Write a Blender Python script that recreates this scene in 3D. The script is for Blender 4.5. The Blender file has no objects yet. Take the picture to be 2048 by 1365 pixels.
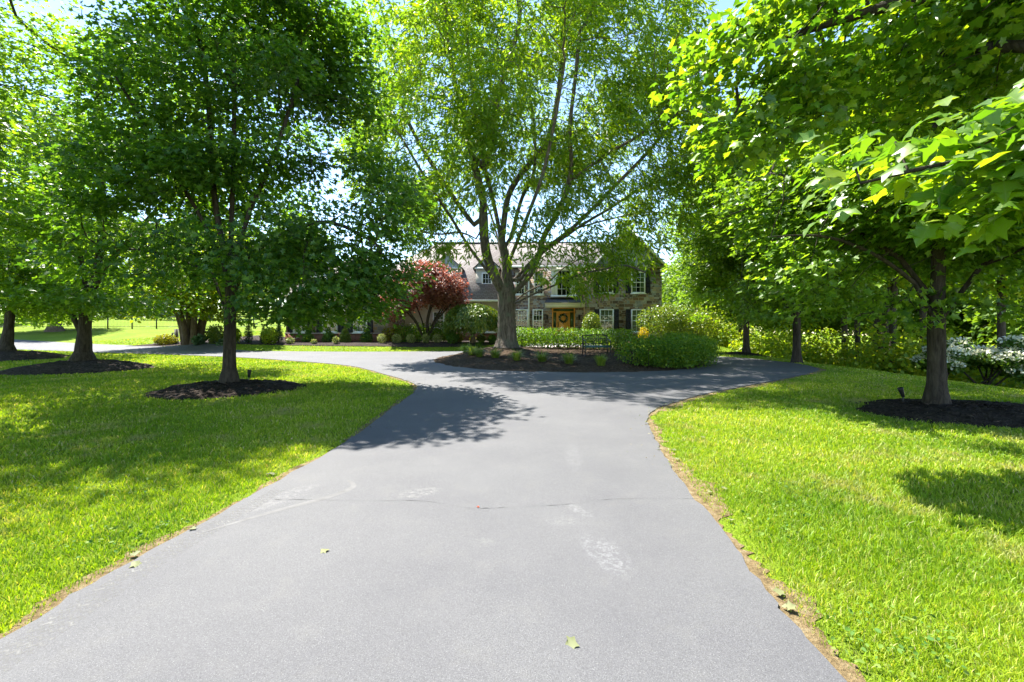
import bpy, bmesh, math, random
import numpy as np
from mathutils import Vector, Matrix
R = math.radians
S = bpy.context.scene
COL = S.collection
rng = np.random.default_rng(7)
random.seed(7)
F, YH, CH = 910.0, 650.0, 1.55          # focal length in px, horizon row, eye height

# ------------------------------------------------------------------ helpers: objects
def big(name, V, faces, mat=None, parent=None, smooth=False, mats=None, mi=None):
    """faces: list of int arrays (m,k)."""
    V = np.asarray(V, dtype=np.float32).reshape(-1, 3)
    me = bpy.data.meshes.new(name)
    faces = [np.asarray(f, dtype=np.int32) for f in faces if len(f)]
    me.vertices.add(len(V)); me.vertices.foreach_set('co', V.ravel())
    tot = [np.full(len(f), f.shape[1], dtype=np.int32) for f in faces]
    loops = np.concatenate([f.ravel() for f in faces]); tot = np.concatenate(tot)
    starts = np.concatenate([[0], np.cumsum(tot)[:-1]]).astype(np.int32)
    me.loops.add(len(loops)); me.loops.foreach_set('vertex_index', loops)
    me.polygons.add(len(tot)); me.polygons.foreach_set('loop_start', starts)
    try: me.polygons.foreach_set('loop_total', tot)
    except Exception: pass
    if smooth: me.polygons.foreach_set('use_smooth', np.ones(len(tot), dtype=bool))
    for m in (mats or [mat]): me.materials.append(m)
    if mi is not None: me.polygons.foreach_set('material_index', np.asarray(mi, dtype=np.int32))
    me.update(calc_edges=True)
    me.validate()
    o = bpy.data.objects.new(name, me); COL.objects.link(o)
    if parent is not None: o.parent = parent
    return o

class MB:
    """collects simple pieces into one mesh; coordinates are world ones, .build subtracts the thing's place"""
    def __init__(s): s.v = []; s.f = {}; s.n = 0
    def add(s, V, *Fs):
        V = np.asarray(V, float).reshape(-1, 3)
        for f in Fs:
            f = np.asarray(f, int)
            if f.ndim == 1: f = f[None, :]
            s.f.setdefault(f.shape[1], []).append(f + s.n)
        s.v.append(V); s.n += len(V)
    def box(s, x0, x1, y0, y1, z0, z1):
        s.add([(x0,y0,z0),(x1,y0,z0),(x1,y1,z0),(x0,y1,z0),(x0,y0,z1),(x1,y0,z1),(x1,y1,z1),(x0,y1,z1)],
              [(0,3,2,1),(4,5,6,7),(0,1,5,4),(1,2,6,5),(2,3,7,6),(3,0,4,7)])
    def tube(s, pts, rad, n=6, cap=True, rough=0.):
        pts = np.asarray(pts, float); k = len(pts); rad = np.broadcast_to(np.asarray(rad, float), (k,))
        T = np.gradient(pts, axis=0); T /= np.linalg.norm(T, axis=1)[:, None] + 1e-9
        up = np.array([0, 0, 1.]) if abs(T[0][2]) < .9 else np.array([1., 0, 0])
        u = np.cross(T[0], up); u /= np.linalg.norm(u)
        a = np.arange(n) * 2 * math.pi / n; V = []
        for i in range(k):
            u = u - T[i] * np.dot(u, T[i]); u /= np.linalg.norm(u) + 1e-9
            w = np.cross(T[i], u)
            q = rad[i] * (1 + rough * (np.sin(a * 7 + 1.3 * math.sin(i * .45)) * .5 + .6 * np.sin(a * 3 + i * .31) + .45 * np.sin(a * 11 - i * .8)))[:, None] if rough else rad[i]
            V.append(pts[i] + q * (np.cos(a)[:, None] * u + np.sin(a)[:, None] * w))
        V = np.concatenate(V); i = np.arange(k - 1)[:, None] * n; j = np.arange(n)[None, :]; j2 = (j + 1) % n
        f = np.stack([i + j, i + j2, i + n + j2, i + n + j], -1).reshape(-1, 4)
        s.add(V, f)
        if cap:
            s.f.setdefault(n, []).append(np.array([list(range(n))[::-1]]) + s.n - len(V))
            s.f.setdefault(n, []).append(np.array([[(k - 1) * n + q for q in range(n)]]) + s.n - len(V))
    def lathe(s, c, prof, n=16):
        a = np.arange(n) * 2 * math.pi / n
        V = np.concatenate([np.stack([c[0] + r * np.cos(a), c[1] + r * np.sin(a), np.full(n, c[2] + z)], 1) for r, z in prof])
        k = len(prof); i = np.arange(k - 1)[:, None] * n; j = np.arange(n)[None, :]; j2 = (j + 1) % n
        s.add(V, np.stack([i + j, i + j2, i + n + j2, i + n + j], -1).reshape(-1, 4))
    def build(s, name, mat, parent=None, smooth=False, at=None):
        V = np.concatenate(s.v)
        if at is None and parent is not None: at = world_loc(parent)
        if at is not None: V = V - np.asarray(at)
        return big(name, V, [np.concatenate(f) for f in s.f.values()], mat, parent, smooth)

def world_loc(o):
    l = Vector((0, 0, 0))
    while o is not None: l = l + o.location; o = o.parent
    return np.array(l)
def tag(o, label=None, cat=None, group=None, kind=None):
    if label: o['label'] = label
    if cat: o['category'] = cat
    if group: o['group'] = group
    if kind: o['kind'] = kind
    return o
def thing(name, label, cat, loc=(0, 0, 0), group=None):
    o = bpy.data.objects.new(name, None); COL.objects.link(o)
    o.location = loc; o.empty_display_size = .1
    return tag(o, label, cat, group)
def dup(root, loc, rz=0, sc=1.0, label=None, group=None):
    def cp(o, parent):
        c = o.copy(); COL.objects.link(c); c.parent = parent
        for ch in [x for x in S.objects if x.parent == o]: cp(ch, c)
        return c
    r = cp(root, None); r.location = loc; r.rotation_euler = (0, 0, rz)
    r.scale = (sc, sc, sc) if not hasattr(sc, '__len__') else sc
    if label: r['label'] = label
    if group: r['group'] = group
    return r

# ------------------------------------------------------------------ helpers: materials
def nmat(name):
    m = bpy.data.materials.new(name); m.use_nodes = True
    nt = m.node_tree; nt.nodes.clear()
    out = nt.nodes.new('ShaderNodeOutputMaterial')
    return m, nt, out
def N(nt, t, **kw):
    n = nt.nodes.new('ShaderNode' + t)
    for k, v in kw.items():
        if k in n.inputs.keys() if isinstance(k, str) else False: n.inputs[k].default_value = v
        else: setattr(n, k, v)
    return n
def ramp(nt, fac, stops, interp='LINEAR'):
    r = nt.nodes.new('ShaderNodeValToRGB'); r.color_ramp.interpolation = interp
    e = r.color_ramp.elements
    while len(e) < len(stops): e.new(.5)
    for i, (p, c) in enumerate(stops): e[i].position = p; e[i].color = tuple(c) + (1,) if len(c) == 3 else c
    if fac is not None: nt.links.new(fac, r.inputs[0])
    return r
def noise(nt, vec, scale, detail=4, rough=.55, dist=0.):
    n = nt.nodes.new('ShaderNodeTexNoise'); n.inputs['Scale'].default_value = scale; n.inputs['Detail'].default_value = detail
    n.inputs['Roughness'].default_value = rough; n.inputs['Distortion'].default_value = dist
    if vec is not None: nt.links.new(vec, n.inputs['Vector'])
    return n
def mixc(nt, fac, a, b, mode='MIX'):
    m = nt.nodes.new('ShaderNodeMix'); m.data_type = 'RGBA'; m.blend_type = mode
    for sock, val in ((m.inputs[0], fac), (m.inputs[6], a), (m.inputs[7], b)):
        if hasattr(val, 'is_linked'): nt.links.new(val, sock)
        elif hasattr(val, '__len__'): sock.default_value = tuple(val) + (1,) if len(val) == 3 else val
        else: sock.default_value = val
    return m.outputs[2]
def math_(nt, op, a, b=None, clamp=False):
    m = nt.nodes.new('ShaderNodeMath'); m.operation = op; m.use_clamp = clamp
    for i, v in enumerate((a, b)):
        if v is None: continue
        if hasattr(v, 'is_linked'): nt.links.new(v, m.inputs[i])
        else: m.inputs[i].default_value = v
    return m.outputs[0]
def bump(nt, h, strength=.5, dist=.02):
    b = nt.nodes.new('ShaderNodeBump'); b.inputs['Strength'].default_value = strength; b.inputs['Distance'].default_value = dist
    nt.links.new(h, b.inputs['Height']); return b.outputs[0]
def princ(nt, out, col, rough=.6, spec=.4, normal=None, metal=0.):
    p = nt.nodes.new('ShaderNodeBsdfPrincipled')
    if hasattr(col, 'is_linked'): nt.links.new(col, p.inputs['Base Color'])
    else: p.inputs['Base Color'].default_value = tuple(col) + (1,)
    if hasattr(rough, 'is_linked'): nt.links.new(rough, p.inputs['Roughness'])
    else: p.inputs['Roughness'].default_value = rough
    p.inputs['Specular IOR Level'].default_value = spec; p.inputs['Metallic'].default_value = metal
    if normal is not None: nt.links.new(normal, p.inputs['Normal'])
    if out is not None: nt.links.new(p.outputs[0], out.inputs[0])
    return p
def coord(nt, which='Object'):
    return nt.nodes.new('ShaderNodeTexCoord').outputs[which]
def wpos(nt): return nt.nodes.new('ShaderNodeNewGeometry').outputs['Position']

def plain(name, col, rough=.5, spec=.4, var=.12, scale=6., metal=0., bm=.15):
    m, nt, out = nmat(name); c = coord(nt)
    n = noise(nt, c, scale, 6, .65)
    a = tuple(x * (1 - var) for x in col); b = tuple(min(1, x * (1 + var)) for x in col)
    r = ramp(nt, n.outputs[0], [(.3, a), (.7, b)])
    n2 = noise(nt, c, scale * 8, 3)
    princ(nt, out, r.outputs[0], rough, spec, bump(nt, n2.outputs[0], bm, .005), metal)
    return m
def leafmat(name, cols, trans=(1.5, 1.35, .5), tf=.42, rough=.42, spec=.45):
    m, nt, out = nmat(name)
    g = nt.nodes.new('ShaderNodeNewGeometry')
    k = len(cols)
    rp = ramp(nt, g.outputs['Random Per Island'], [(i / max(1, k - 1), c) for i, c in enumerate(cols)])
    big_n = noise(nt, g.outputs['Position'], .9, 2)
    col = mixc(nt, 1.0, rp.outputs[0], ramp(nt, big_n.outputs[0], [(.3, (.78, .82, .8)), (.7, (1.2, 1.15, 1.1))]).outputs[0], 'MULTIPLY')
    p = princ(nt, None, col, rough, spec)
    t = nt.nodes.new('ShaderNodeBsdfTranslucent')
    nt.links.new(mixc(nt, 1.0, col, trans, 'MULTIPLY'), t.inputs[0])
    mx = nt.nodes.new('ShaderNodeMixShader'); mx.inputs[0].default_value = tf
    nt.links.new(p.outputs[0], mx.inputs[1]); nt.links.new(t.outputs[0], mx.inputs[2]); nt.links.new(mx.outputs[0], out.inputs[0])
    return m
def barkmat(name, dark, light, scale=7., moss=None):
    m, nt, out = nmat(name); c = coord(nt)
    mp = nt.nodes.new('ShaderNodeMapping'); mp.inputs['Scale'].default_value = (1, 1, .18); nt.links.new(c, mp.inputs[0])
    n = noise(nt, mp.outputs[0], scale * 2.2, 8, .7, .6)
    r = ramp(nt, n.outputs[0], [(.34, dark), (.66, light)])
    col = r.outputs[0]
    if moss:
        n2 = noise(nt, c, 2.2, 5, .6); rr = ramp(nt, n2.outputs[0], [(.52, (0, 0, 0)), (.66, (1, 1, 1))])
        col = mixc(nt, rr.outputs[0], col, moss)
    princ(nt, out, col, .9, .2, bump(nt, n.outputs[0], 1., .05))
    return m

# ------------------------------------------------------------------ terrain
def sm(t): t = np.clip(t, 0, 1); return t * t * (3 - 2 * t)
def softplus(t, k=.6): return np.logaddexp(0, np.asarray(t, float) / k) * k
def terr(x, y):
    x = np.asarray(x, float); y = np.asarray(y, float)
    z = .38 * sm((y - 26.5) / 2.2) * sm((x + 24) / 6) * sm((16 - x) / 4)
    wl = sm((-12 - x) / 9)
    z = z + wl * (.098 * softplus(y - 30.5, 1.2) - .06 * softplus(y - 48, 3))
    z = z - .17 * softplus(x - 12.0 - .015 * np.clip(y, 0, 60), .35) + .15 * softplus(x - 34, 3)
    return z
IC = (2.4, 20.4); IR = 6.0
def island_h(x, y):
    r = np.hypot(x - IC[0], y - IC[1]) / IR
    e = sm((1 - r) / .32)
    return e * (.09 + .03 * np.clip(y - 14.4, 0, 12)) + .2 * np.exp(-((x + .26) ** 2 + (y - 21.5) ** 2) / 1.6) * e
MOUNDS = [(-6.8, 10.95, 1.68, 1.6, .17), (-14.9, 15.8, 2.1, 2.0, .31), (8.3, 8.0, 2.15, 1.35, .12),
          (-22.9, 20.6, 2.2, 2.0, .36), (12.3, 24.0, 1.3, 1.3, .12)]
def mound_h(x, y, m):
    r2 = ((x - m[0]) / m[2]) ** 2 + ((y - m[1]) / m[3]) ** 2
    return m[4] * np.clip(1 - r2, 0, 1) ** 1.05
def ground(x, y):
    z = terr(x, y) + island_h(np.asarray(x, float), np.asarray(y, float))
    for m in MOUNDS: z = z + mound_h(np.asarray(x, float), np.asarray(y, float), m)
    return z
def hit(px, py):
    """the place on the ground that one sees at this pixel of the photo"""
    Y = np.arange(1.2, 140, .02); X = (px - 1024) / F * Y
    zr = CH - (py - YH) / F * Y
    k = np.argmax(zr <= ground(X, Y))
    return np.array([X[k], Y[k], float(ground(X[k], Y[k]))])
def at(px, py, Y): return np.array([(px - 1024) / F * Y, Y, CH + (YH - py) / F * Y])

def inside(poly, x, y):
    poly = np.asarray(poly); r = np.zeros(len(x), bool); j = len(poly) - 1
    for i in range(len(poly)):
        xi, yi = poly[i]; xj, yj = poly[j]
        c = ((yi > y) != (yj > y)) & (x < (xj - xi) * (y - yi) / (yj - yi + 1e-12) + xi)
        r ^= c; j = i
    return r
def dist_poly(poly, x, y):
    P = np.asarray(poly); d = np.full(len(x), 1e9)
    for i in range(len(P)):
        a = P[i]; b = P[(i + 1) % len(P)]; ab = b - a; L = ab @ ab + 1e-12
        t = np.clip(((x - a[0]) * ab[0] + (y - a[1]) * ab[1]) / L, 0, 1)
        d = np.minimum(d, np.hypot(x - a[0] - t * ab[0], y - a[1] - t * ab[1]))
    return d
def spline(pts, n=8):
    P = np.asarray(pts, float); out = []
    for i in range(len(P) - 1):
        p0 = P[max(i - 1, 0)]; p1 = P[i]; p2 = P[i + 1]; p3 = P[min(i + 2, len(P) - 1)]
        for t in np.arange(n) / n:
            out.append(.5 * ((2 * p1) + (-p0 + p2) * t + (2 * p0 - 5 * p1 + 4 * p2 - p3) * t * t + (-p0 + 3 * p1 - 3 * p2 + p3) * t ** 3))
    out.append(P[-1]); return np.array(out)
# ------------------------------------------------------------------ trees
def clump(P, r, scale):
    """smooth pseudo-noise in about -1..1"""
    f = np.zeros(len(P))
    for q in range(7):
        k = r.normal(size=3) * scale; f += np.sin(P @ k + r.uniform(0, 6.28))
    return f / 3.2
def sample_env(ells, n, r, scale=1.1, thr=-.35, hollow=.35, lay=np.array([1., 1., 2.3])):
    """points inside a union of ellipsoids (cx,cy,cz,rx,ry,rz[,weight]); thinned in clumps so that gaps open"""
    E = np.array([list(e[:6]) for e in ells], float)
    w = np.array([(e[6] if len(e) > 6 else 1.) for e in ells]) * E[:, 3] * E[:, 4] * E[:, 5]; w /= w.sum()
    out = []; tot = 0; rs = np.random.RandomState(int(r.integers(1e6)))
    seed = int(r.integers(1e6))
    while tot < n:
        m = 4000; k = r.choice(len(E), m, p=w)
        d = r.normal(size=(m, 3)); d /= np.linalg.norm(d, axis=1)[:, None]
        rad = r.uniform(0, 1, m) ** (1 / 3.)
        keep = rad > hollow * r.uniform(0, 1, m)
        P = E[k, :3] + d * rad[:, None] * E[k, 3:6]
        keep &= clump(P * lay, np.random.default_rng(seed), scale) + .2 * r.normal(size=m) > thr
        out.append(P[keep]); tot += keep.sum()
    return np.concatenate(out)[:n]
def colonize(nodes, par, A, r, step=.35, infl=4.5, kill=.45, iters=140, sag=0.):
    nodes = [np.array(p, float) for p in nodes]; par = list(par)
    A = A.copy(); P = np.array(nodes)
    D = np.linalg.norm(A[:, None] - P[None], axis=2); near = D.argmin(1); dist = D.min(1)
    for it in range(iters):
        act = np.where(dist < infl)[0]
        if len(act) == 0: break
        ids, inv = np.unique(near[act], return_inverse=True)
        dirs = A[act] - P[near[act]]; dirs /= np.linalg.norm(dirs, axis=1)[:, None] + 1e-9
        G = np.zeros((len(ids), 3)); np.add.at(G, inv, dirs)
        G /= np.linalg.norm(G, axis=1)[:, None] + 1e-9
        G += r.normal(size=G.shape) * .22; G[:, 2] -= sag; G /= np.linalg.norm(G, axis=1)[:, None]
        new = P[ids] + G * step
        base = len(P); P = np.concatenate([P, new]); par += list(ids)
        D = np.linalg.norm(A[:, None] - new[None], axis=2); k = D.argmin(1); d = D[np.arange(len(A)), k]
        better = d < dist; near[better] = base + k[better]; dist[better] = d[better]
        keep = dist > kill
        A = A[keep]; near = near[keep]; dist = dist[keep]
        if len(A) == 0: break
    return P, np.array(par)
def radii(P, par, r0, tip=.0075):
    n = len(P); kids = [[] for _ in range(n)]
    for i in range(1, n): kids[par[i]].append(i)
    cnt = np.zeros(n)
    for i in range(n - 1, -1, -1): cnt[i] = 1 if not kids[i] else sum(cnt[k] for k in kids[i])
    p = math.log(max(cnt[0], 2)) / math.log(r0 / tip)
    return tip * cnt ** (1 / p), kids, cnt
def smooth_nodes(P, par, kids, fixed, it=3):
    for _ in range(it):
        Q = P.copy()
        for i in range(fixed, len(P)):
            if kids[i]: Q[i] = .5 * P[i] + .25 * P[par[i]] + .25 * np.mean([P[k] for k in kids[i]], axis=0)
        P = Q
    return P
LEAF = {
 'maple': ([(0,0),(-.03,.2),(-.09,.42),(.17,.37),(.33,.38),(.56,.60),(.58,.33),(.76,.2),(1,0)], 5),
 'maplemid': ([(0,0),(-.05,.42),(.25,.25),(.54,.55),(.58,.21),(1,0)], 3),
 'diamond': ([(0,0),(.42,.36),(1,0)], 1),
 'oval': ([(0,0),(.3,.3),(.7,.27),(1,0)], 1),
 'frond': ([(0,0),(.12,.15),(.2,.05),(.32,.20),(.4,.055),(.52,.20),(.6,.055),(.72,.16),(.82,.04),(1,0)], 1),
 'narrow': ([(0,0),(.35,.13),(1,0)], 1),
}
def leaves(name, mat, parent, pos, dirs, nrm, size, kind, r, fold=.30, curl=.18, place=None):
    half = np.array(LEAF[kind][0], float); n = len(half)
    # midrib shared by both halves: V-fold along x, curl down towards the tip
    up = np.array([(x, y, abs(y) * fold - curl * x * x) for x, y in half])
    lo = np.array([(x, -y, abs(y) * fold - curl * x * x) for x, y in half[1:-1]])
    T = np.concatenate([up, lo]); k = len(T)
    f1 = list(range(n))[::-1]; f2 = [0] + list(range(n, n + n - 2)) + [n - 1]
    dirs = dirs / (np.linalg.norm(dirs, axis=1)[:, None] + 1e-9)
    nrm = nrm - dirs * (nrm * dirs).sum(1)[:, None]; nrm /= np.linalg.norm(nrm, axis=1)[:, None] + 1e-9
    side = np.cross(nrm, dirs); m = len(pos)
    if place is not None: pos = pos - np.asarray(place)
    s = size[:, None, None]
    V = pos[:, None] + s * (T[None, :, 0:1] * dirs[:, None] + T[None, :, 1:2] * side[:, None] + T[None, :, 2:3] * nrm[:, None])
    off = np.arange(m)[:, None] * k
    return big(name, V.reshape(-1, 3), [off + np.array(f1)[None], off + np.array(f2)[None]], mat, parent)
def maple_leaves(name, mat, parent, pos, dirs, nrm, size, r, place):
    """lobed leaves with a raised midrib, drooping lobes and a curl of their own"""
    half = np.array([(-.03,.2),(-.09,.42),(.17,.37),(.33,.38),(.56,.60),(.58,.33),(.76,.2)])
    mid = np.array([(0,0),(.3,0),(.6,0),(1,0)])
    T = np.concatenate([mid, half, half * [1, -1]]); k = len(T)      # 0-3 midrib, 4-10 one side, 11-17 the other
    tri = np.array([(0,5,4),(0,1,5),(1,6,5),(1,7,6),(1,2,7),(2,8,7),(2,9,8),(2,10,9),(2,3,10)])
    tri2 = tri.copy(); tri2[tri2 >= 4] += 7; tri2 = tri2[:, ::-1]
    dirs = dirs / (np.linalg.norm(dirs, axis=1)[:, None] + 1e-9); nrm = nrm - dirs * (nrm * dirs).sum(1)[:, None]; nrm /= np.linalg.norm(nrm, axis=1)[:, None] + 1e-9
    side = np.cross(nrm, dirs); m = len(pos)
    fold = r.uniform(.1, .55, m)[:, None]; curl = r.uniform(.0, .5, m)[:, None]; dro = r.uniform(.2, 1.1, m)[:, None]; tw = r.normal(size=m)[:, None] * .2
    x, y = T[None, :, 0], T[None, :, 1]; ay = np.abs(y)
    z = fold * ay - dro * ay * ay - curl * x * x + tw * x * y + .03 * r.normal(size=(m, k))
    wv = 1 + .12 * r.normal(size=(m, 1))
    V = pos[:, None] - np.asarray(place) + size[:, None, None] * (x[..., None] * dirs[:, None] + (y * wv)[..., None] * side[:, None] + z[..., None] * nrm[:, None])
    off = np.arange(m)[:, None, None] * k
    o = big(name, V.reshape(-1, 3), [(off + tri[None]).reshape(-1, 3), (off + tri2[None]).reshape(-1, 3)], mat, parent, True)
    at_ = o.data.attributes.new('leaf_place', 'FLOAT_VECTOR', 'POINT'); at_.data.foreach_set('vector', np.tile(np.column_stack([T, np.zeros(k)]), (m, 1)).astype(np.float32).ravel())
    return o
def spray(A, c, r, per, rad, flat, size, droop=.25, tilt=.45, jit=.3, updir=None):
    """leaf places, directions and normals for a flattened spray of leaves round each point"""
    m = len(A) * per; B = np.repeat(A, per, 0)
    a = r.uniform(0, 6.283, m); q = rad * np.sqrt(r.uniform(0, 1, m))
    o = np.stack([np.cos(a) * q, np.sin(a) * q, r.normal(size=m) * flat], 1)
    out = B - np.asarray(c); out[:, 2] *= .3; out /= np.linalg.norm(out, axis=1)[:, None] + 1e-9
    o[:, 2] -= droop * (o * out).sum(1)
    d = np.stack([np.cos(a), np.sin(a), np.zeros(m)], 1) + .6 * out + r.normal(size=(m, 3)) * .45
    d[:, 2] -= droop
    nr = np.array([0, 0, 1.]) + r.normal(size=(m, 3)) * tilt + .25 * out
    return B + o, d, nr, size * (1 + jit * r.uniform(-1, 1, m))
def wood(root, P, par, rad, kids, cnt, mat, limb_min=.055, max_limbs=9, flare=.5, minr=.004):
    """trunk and, as children of their own, its main limbs"""
    loc = world_loc(root); base = P[0][2]
    hh = P[:, 2] - base; rad = rad * (1 + (flare * np.exp(-hh / .3) + .5 * flare * np.exp(-hh / .09)) * (rad > rad[0] * .5))
    main = [None] * len(P)
    for i in range(len(P)):
        if kids[i]: main[i] = max(kids[i], key=lambda k: cnt[k])
    chains = []; stack = [(0, -1)]
    while stack:
        s, p = stack.pop(); ch = ([p] if p >= 0 else []) + [s]; c = s
        while main[c] is not None:
            for k in kids[c]:
                if k != main[c]: stack.append((k, c))
            c = main[c]; ch.append(c)
        chains.append(ch)
    owner = {}; limbs = []; groups = {'trunk': []}
    for ch in chains:
        if ch is chains[0]: own = 'trunk'
        else:
            own = owner.get(ch[0], 'trunk')
            if own == 'trunk' and rad[ch[1]] > limb_min and len(limbs) < max_limbs:
                own = len(limbs); limbs.append(own); groups[own] = []
        for i in ch[1:] if ch is not chains[0] else ch: owner[i] = own
        groups[own].append(ch)
    objs = []
    for own, chs in groups.items():
        mb = MB()
        for ch in chs:
            rr = rad[ch].copy()
            if ch is not chains[0] and len(ch) > 1: rr[0] = rr[1]
            if rr.max() < minr or len(ch) < 2: continue
            n = 22 if rr.max() > .12 else 8 if rr.max() > .05 else 5 if rr.max() > .015 else 3
            pts = P[ch]
            if ch is chains[0]:      # an uneven bole
                pts = spline(pts, 4); rr = np.interp(np.linspace(0, 1, len(pts)), np.linspace(0, 1, len(rr)), rr)
            mb.tube(pts, rr, n, cap=False, rough=.05 if n > 8 else 0)
        if mb.n: objs.append(mb.build('trunk' if own == 'trunk' else 'limb', mat, root, True, loc))
    return objs
def chain(par_idx, pts, nodes, par):
    """add a polyline of nodes growing from node par_idx, return index of last"""
    for p in pts:
        nodes.append(np.asarray(p, float)); par.append(par_idx); par_idx = len(nodes) - 1
    return par_idx
def resample(pts, step=.35):
    pts = spline(pts, 6); L = np.concatenate([[0], np.cumsum(np.linalg.norm(np.diff(pts, axis=0), axis=1))])
    n = max(2, int(L[-1] / step)); t = np.linspace(0, L[-1], n)
    return np.stack([np.interp(t, L, pts[:, q]) for q in range(3)], 1)
def tree(name, label, loc, skel, ells, natt, leaf, lmat, bmat, r0, seed, per, size, rad=.42, flat=.13, droop=.25, tilt=.45,
         scale=1.1, thr=-.35, step=.35, kill=.45, cat='tree', group=None, bole=0., fixmin=0., hollow=.35, limb_min=.055, sag=0., fold=.3, curl=.18, max_limbs=9, A=None, flare=.5, split=None):
    """skel: list of (parent polyline index or -1, fraction, points); the first is the bole"""
    r = np.random.default_rng(seed)
    root = thing(name, label, cat, tuple(loc), group)
    nodes = []; par = []; polys = []
    for pi, fr, pts in skel:
        p = resample(pts, step)
        if pi < 0:
            nodes.append(p[0]); par.append(-1); idx = [0]; last = 0; rest = p[1:]
        else:
            last = polys[pi][min(len(polys[pi]) - 1, int(fr * (len(polys[pi]) - 1)))]; idx = []; rest = p
        for q in rest:
            nodes.append(q); par.append(last); last = len(nodes) - 1; idx.append(last)
        polys.append(idx)
    fixed = len(nodes)
    if A is None: A = sample_env(ells, natt, r, scale, thr, hollow)
    # order must be parents first: it is
    P, pa = colonize(nodes, par, A, r, step, 6., kill, sag=sag)
    rd, kids, cnt = radii(P, pa, r0)
    if fixmin: rd[:fixed] = np.maximum(rd[:fixed], fixmin)
    if bole: rd[:fixed] = np.maximum(rd[:fixed], bole * np.clip(1.05 - (P[:fixed, 2] - P[0, 2]) / 6, .1, 1))
    P = smooth_nodes(P, pa, kids, fixed, 2)
    wood(root, P, pa, rd, kids, cnt, bmat, limb_min, max_limbs, flare)
    c = np.array([loc[0], loc[1], np.median(A[:, 2])])
    pos, d, nr, sz = spray(A, c, r, per, rad, flat, size, droop, tilt)
    if leaf == 'maple': maple_leaves('crown', lmat, root, pos, d, nr, sz, r, loc)
    else: leaves('crown', lmat, root, pos, d, nr, sz, leaf, r, fold, curl, place=loc)
    return root

# ------------------------------------------------------------------ shrubs
def shrub(name, label, loc, ells, n, size, lmat, seed, leaf='oval', stems=7, cat='shrub', group=None, bmat=None, shell=.55, normal_out=.9, clumpy=.0, stem_top=.6, spread=.25, tilt=.6, boxy=0):
    """ells in world coordinates; leaves in the outer part of each, thin stems inside"""
    r = np.random.default_rng(seed); root = thing(name, label, cat, tuple(loc), group)
    E = np.array([e[:6] for e in ells], float)
    w = E[:, 3] * E[:, 4] + E[:, 4] * E[:, 5] + E[:, 3] * E[:, 5]; w /= w.sum()
    k = r.choice(len(E), n * 3, p=w); d = r.normal(size=(n * 3, 3)); d /= (np.sum(np.abs(d) ** boxy, axis=1) ** (1 / boxy))[:, None] if boxy else np.linalg.norm(d, axis=1)[:, None]
    rad = 1 - shell * r.uniform(0, 1, n * 3) ** 1.6 + .05 * r.normal(size=n * 3)
    P = E[k, :3] + d * rad[:, None] * E[k, 3:6]
    if clumpy > 0:
        f = clump(P, np.random.default_rng(seed + 1), 3.2 / max(.2, E[:, 3:6].mean()))
        P = P + d * (clumpy * f[:, None] * E[k, 3:6])
    ok = P[:, 2] > ground(P[:, 0], P[:, 1]) + .02
    P = P[ok][:n]; d = d[ok][:n]
    nr = d * normal_out + np.array([0, 0, .5]) + r.normal(size=P.shape) * tilt
    dr = r.normal(size=P.shape) + d * .5 + np.array([0, 0, .35])
    leaves('foliage', lmat, root, P, dr, nr, size * (1 + .35 * r.uniform(-1, 1, len(P))), leaf, r, .25, .12, place=loc)
    mb = MB()
    for q in range(stems):
        if stems <= 12: mb = MB()
        e = E[r.integers(len(E))]; a = r.uniform(0, 6.28)
        b = np.array([e[0] + math.cos(a) * e[3] * spread * r.uniform(.2, 1), e[1] + math.sin(a) * e[4] * spread * r.uniform(.2, 1), 0])
        b[2] = float(ground(b[0], b[1])) - .03
        t = np.array([e[0] + math.cos(a) * e[3] * .7 * r.uniform(.4, 1), e[1] + math.sin(a) * e[4] * .7, e[2] + e[5] * stem_top * r.uniform(.4, 1)])
        m = (b + t) / 2 + r.normal(size=3) * .05
        mb.tube(resample([b, m, t], .15), np.linspace(.018, .006, len(resample([b, m, t], .15))), 5, cap=False)
        if stems <= 12: mb.build('stem', bmat or M['twig'], root, True, loc)
    if stems > 12: mb.build('stems', bmat or M['twig'], root, True, loc)['kind'] = 'stuff'
    return root
def tuft(name, label, loc, n, length, width, mat, seed, group=None, lean=.9, cat='plant'):
    """arching grass-like plant"""
    r = np.random.default_rng(seed); root = thing(name, label, cat, tuple(loc), group)
    V = []; f = []; 
    for i in range(n):
        a = r.uniform(0, 6.283); L = length * r.uniform(.65, 1.1); ln = lean * r.uniform(.3, 1.25); w = width * r.uniform(.7, 1.2)
        b = np.array([math.cos(a), math.sin(a), 0]) * r.uniform(0, .15); side = np.array([-math.sin(a), math.cos(a), 0])
        t = np.array([0, .35, .7, 1.]); h = L * (np.sin(np.minimum(t * ln * 1.3, 1.9)) / max(ln * 1.3, .3)) * (1 - .12 * ln * t)
        o = L * (1 - np.cos(t * ln * 1.3)) / max(ln * 1.3, .3) * 1.1
        ww = w * np.array([.7, 1, .75, .06])
        dirv = np.array([math.cos(a), math.sin(a), 0])
        k = len(V)
        for q in range(4):
            p = b + dirv * o[q] + np.array([0, 0, h[q]]); V += [p - side * ww[q], p + side * ww[q]]
        f += [(k + 2 * q, k + 2 * q + 1, k + 2 * q + 3, k + 2 * q + 2) for q in range(3)]
    big('foliage', np.array(V), [np.array(f)], mat, root)
    return root
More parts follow.
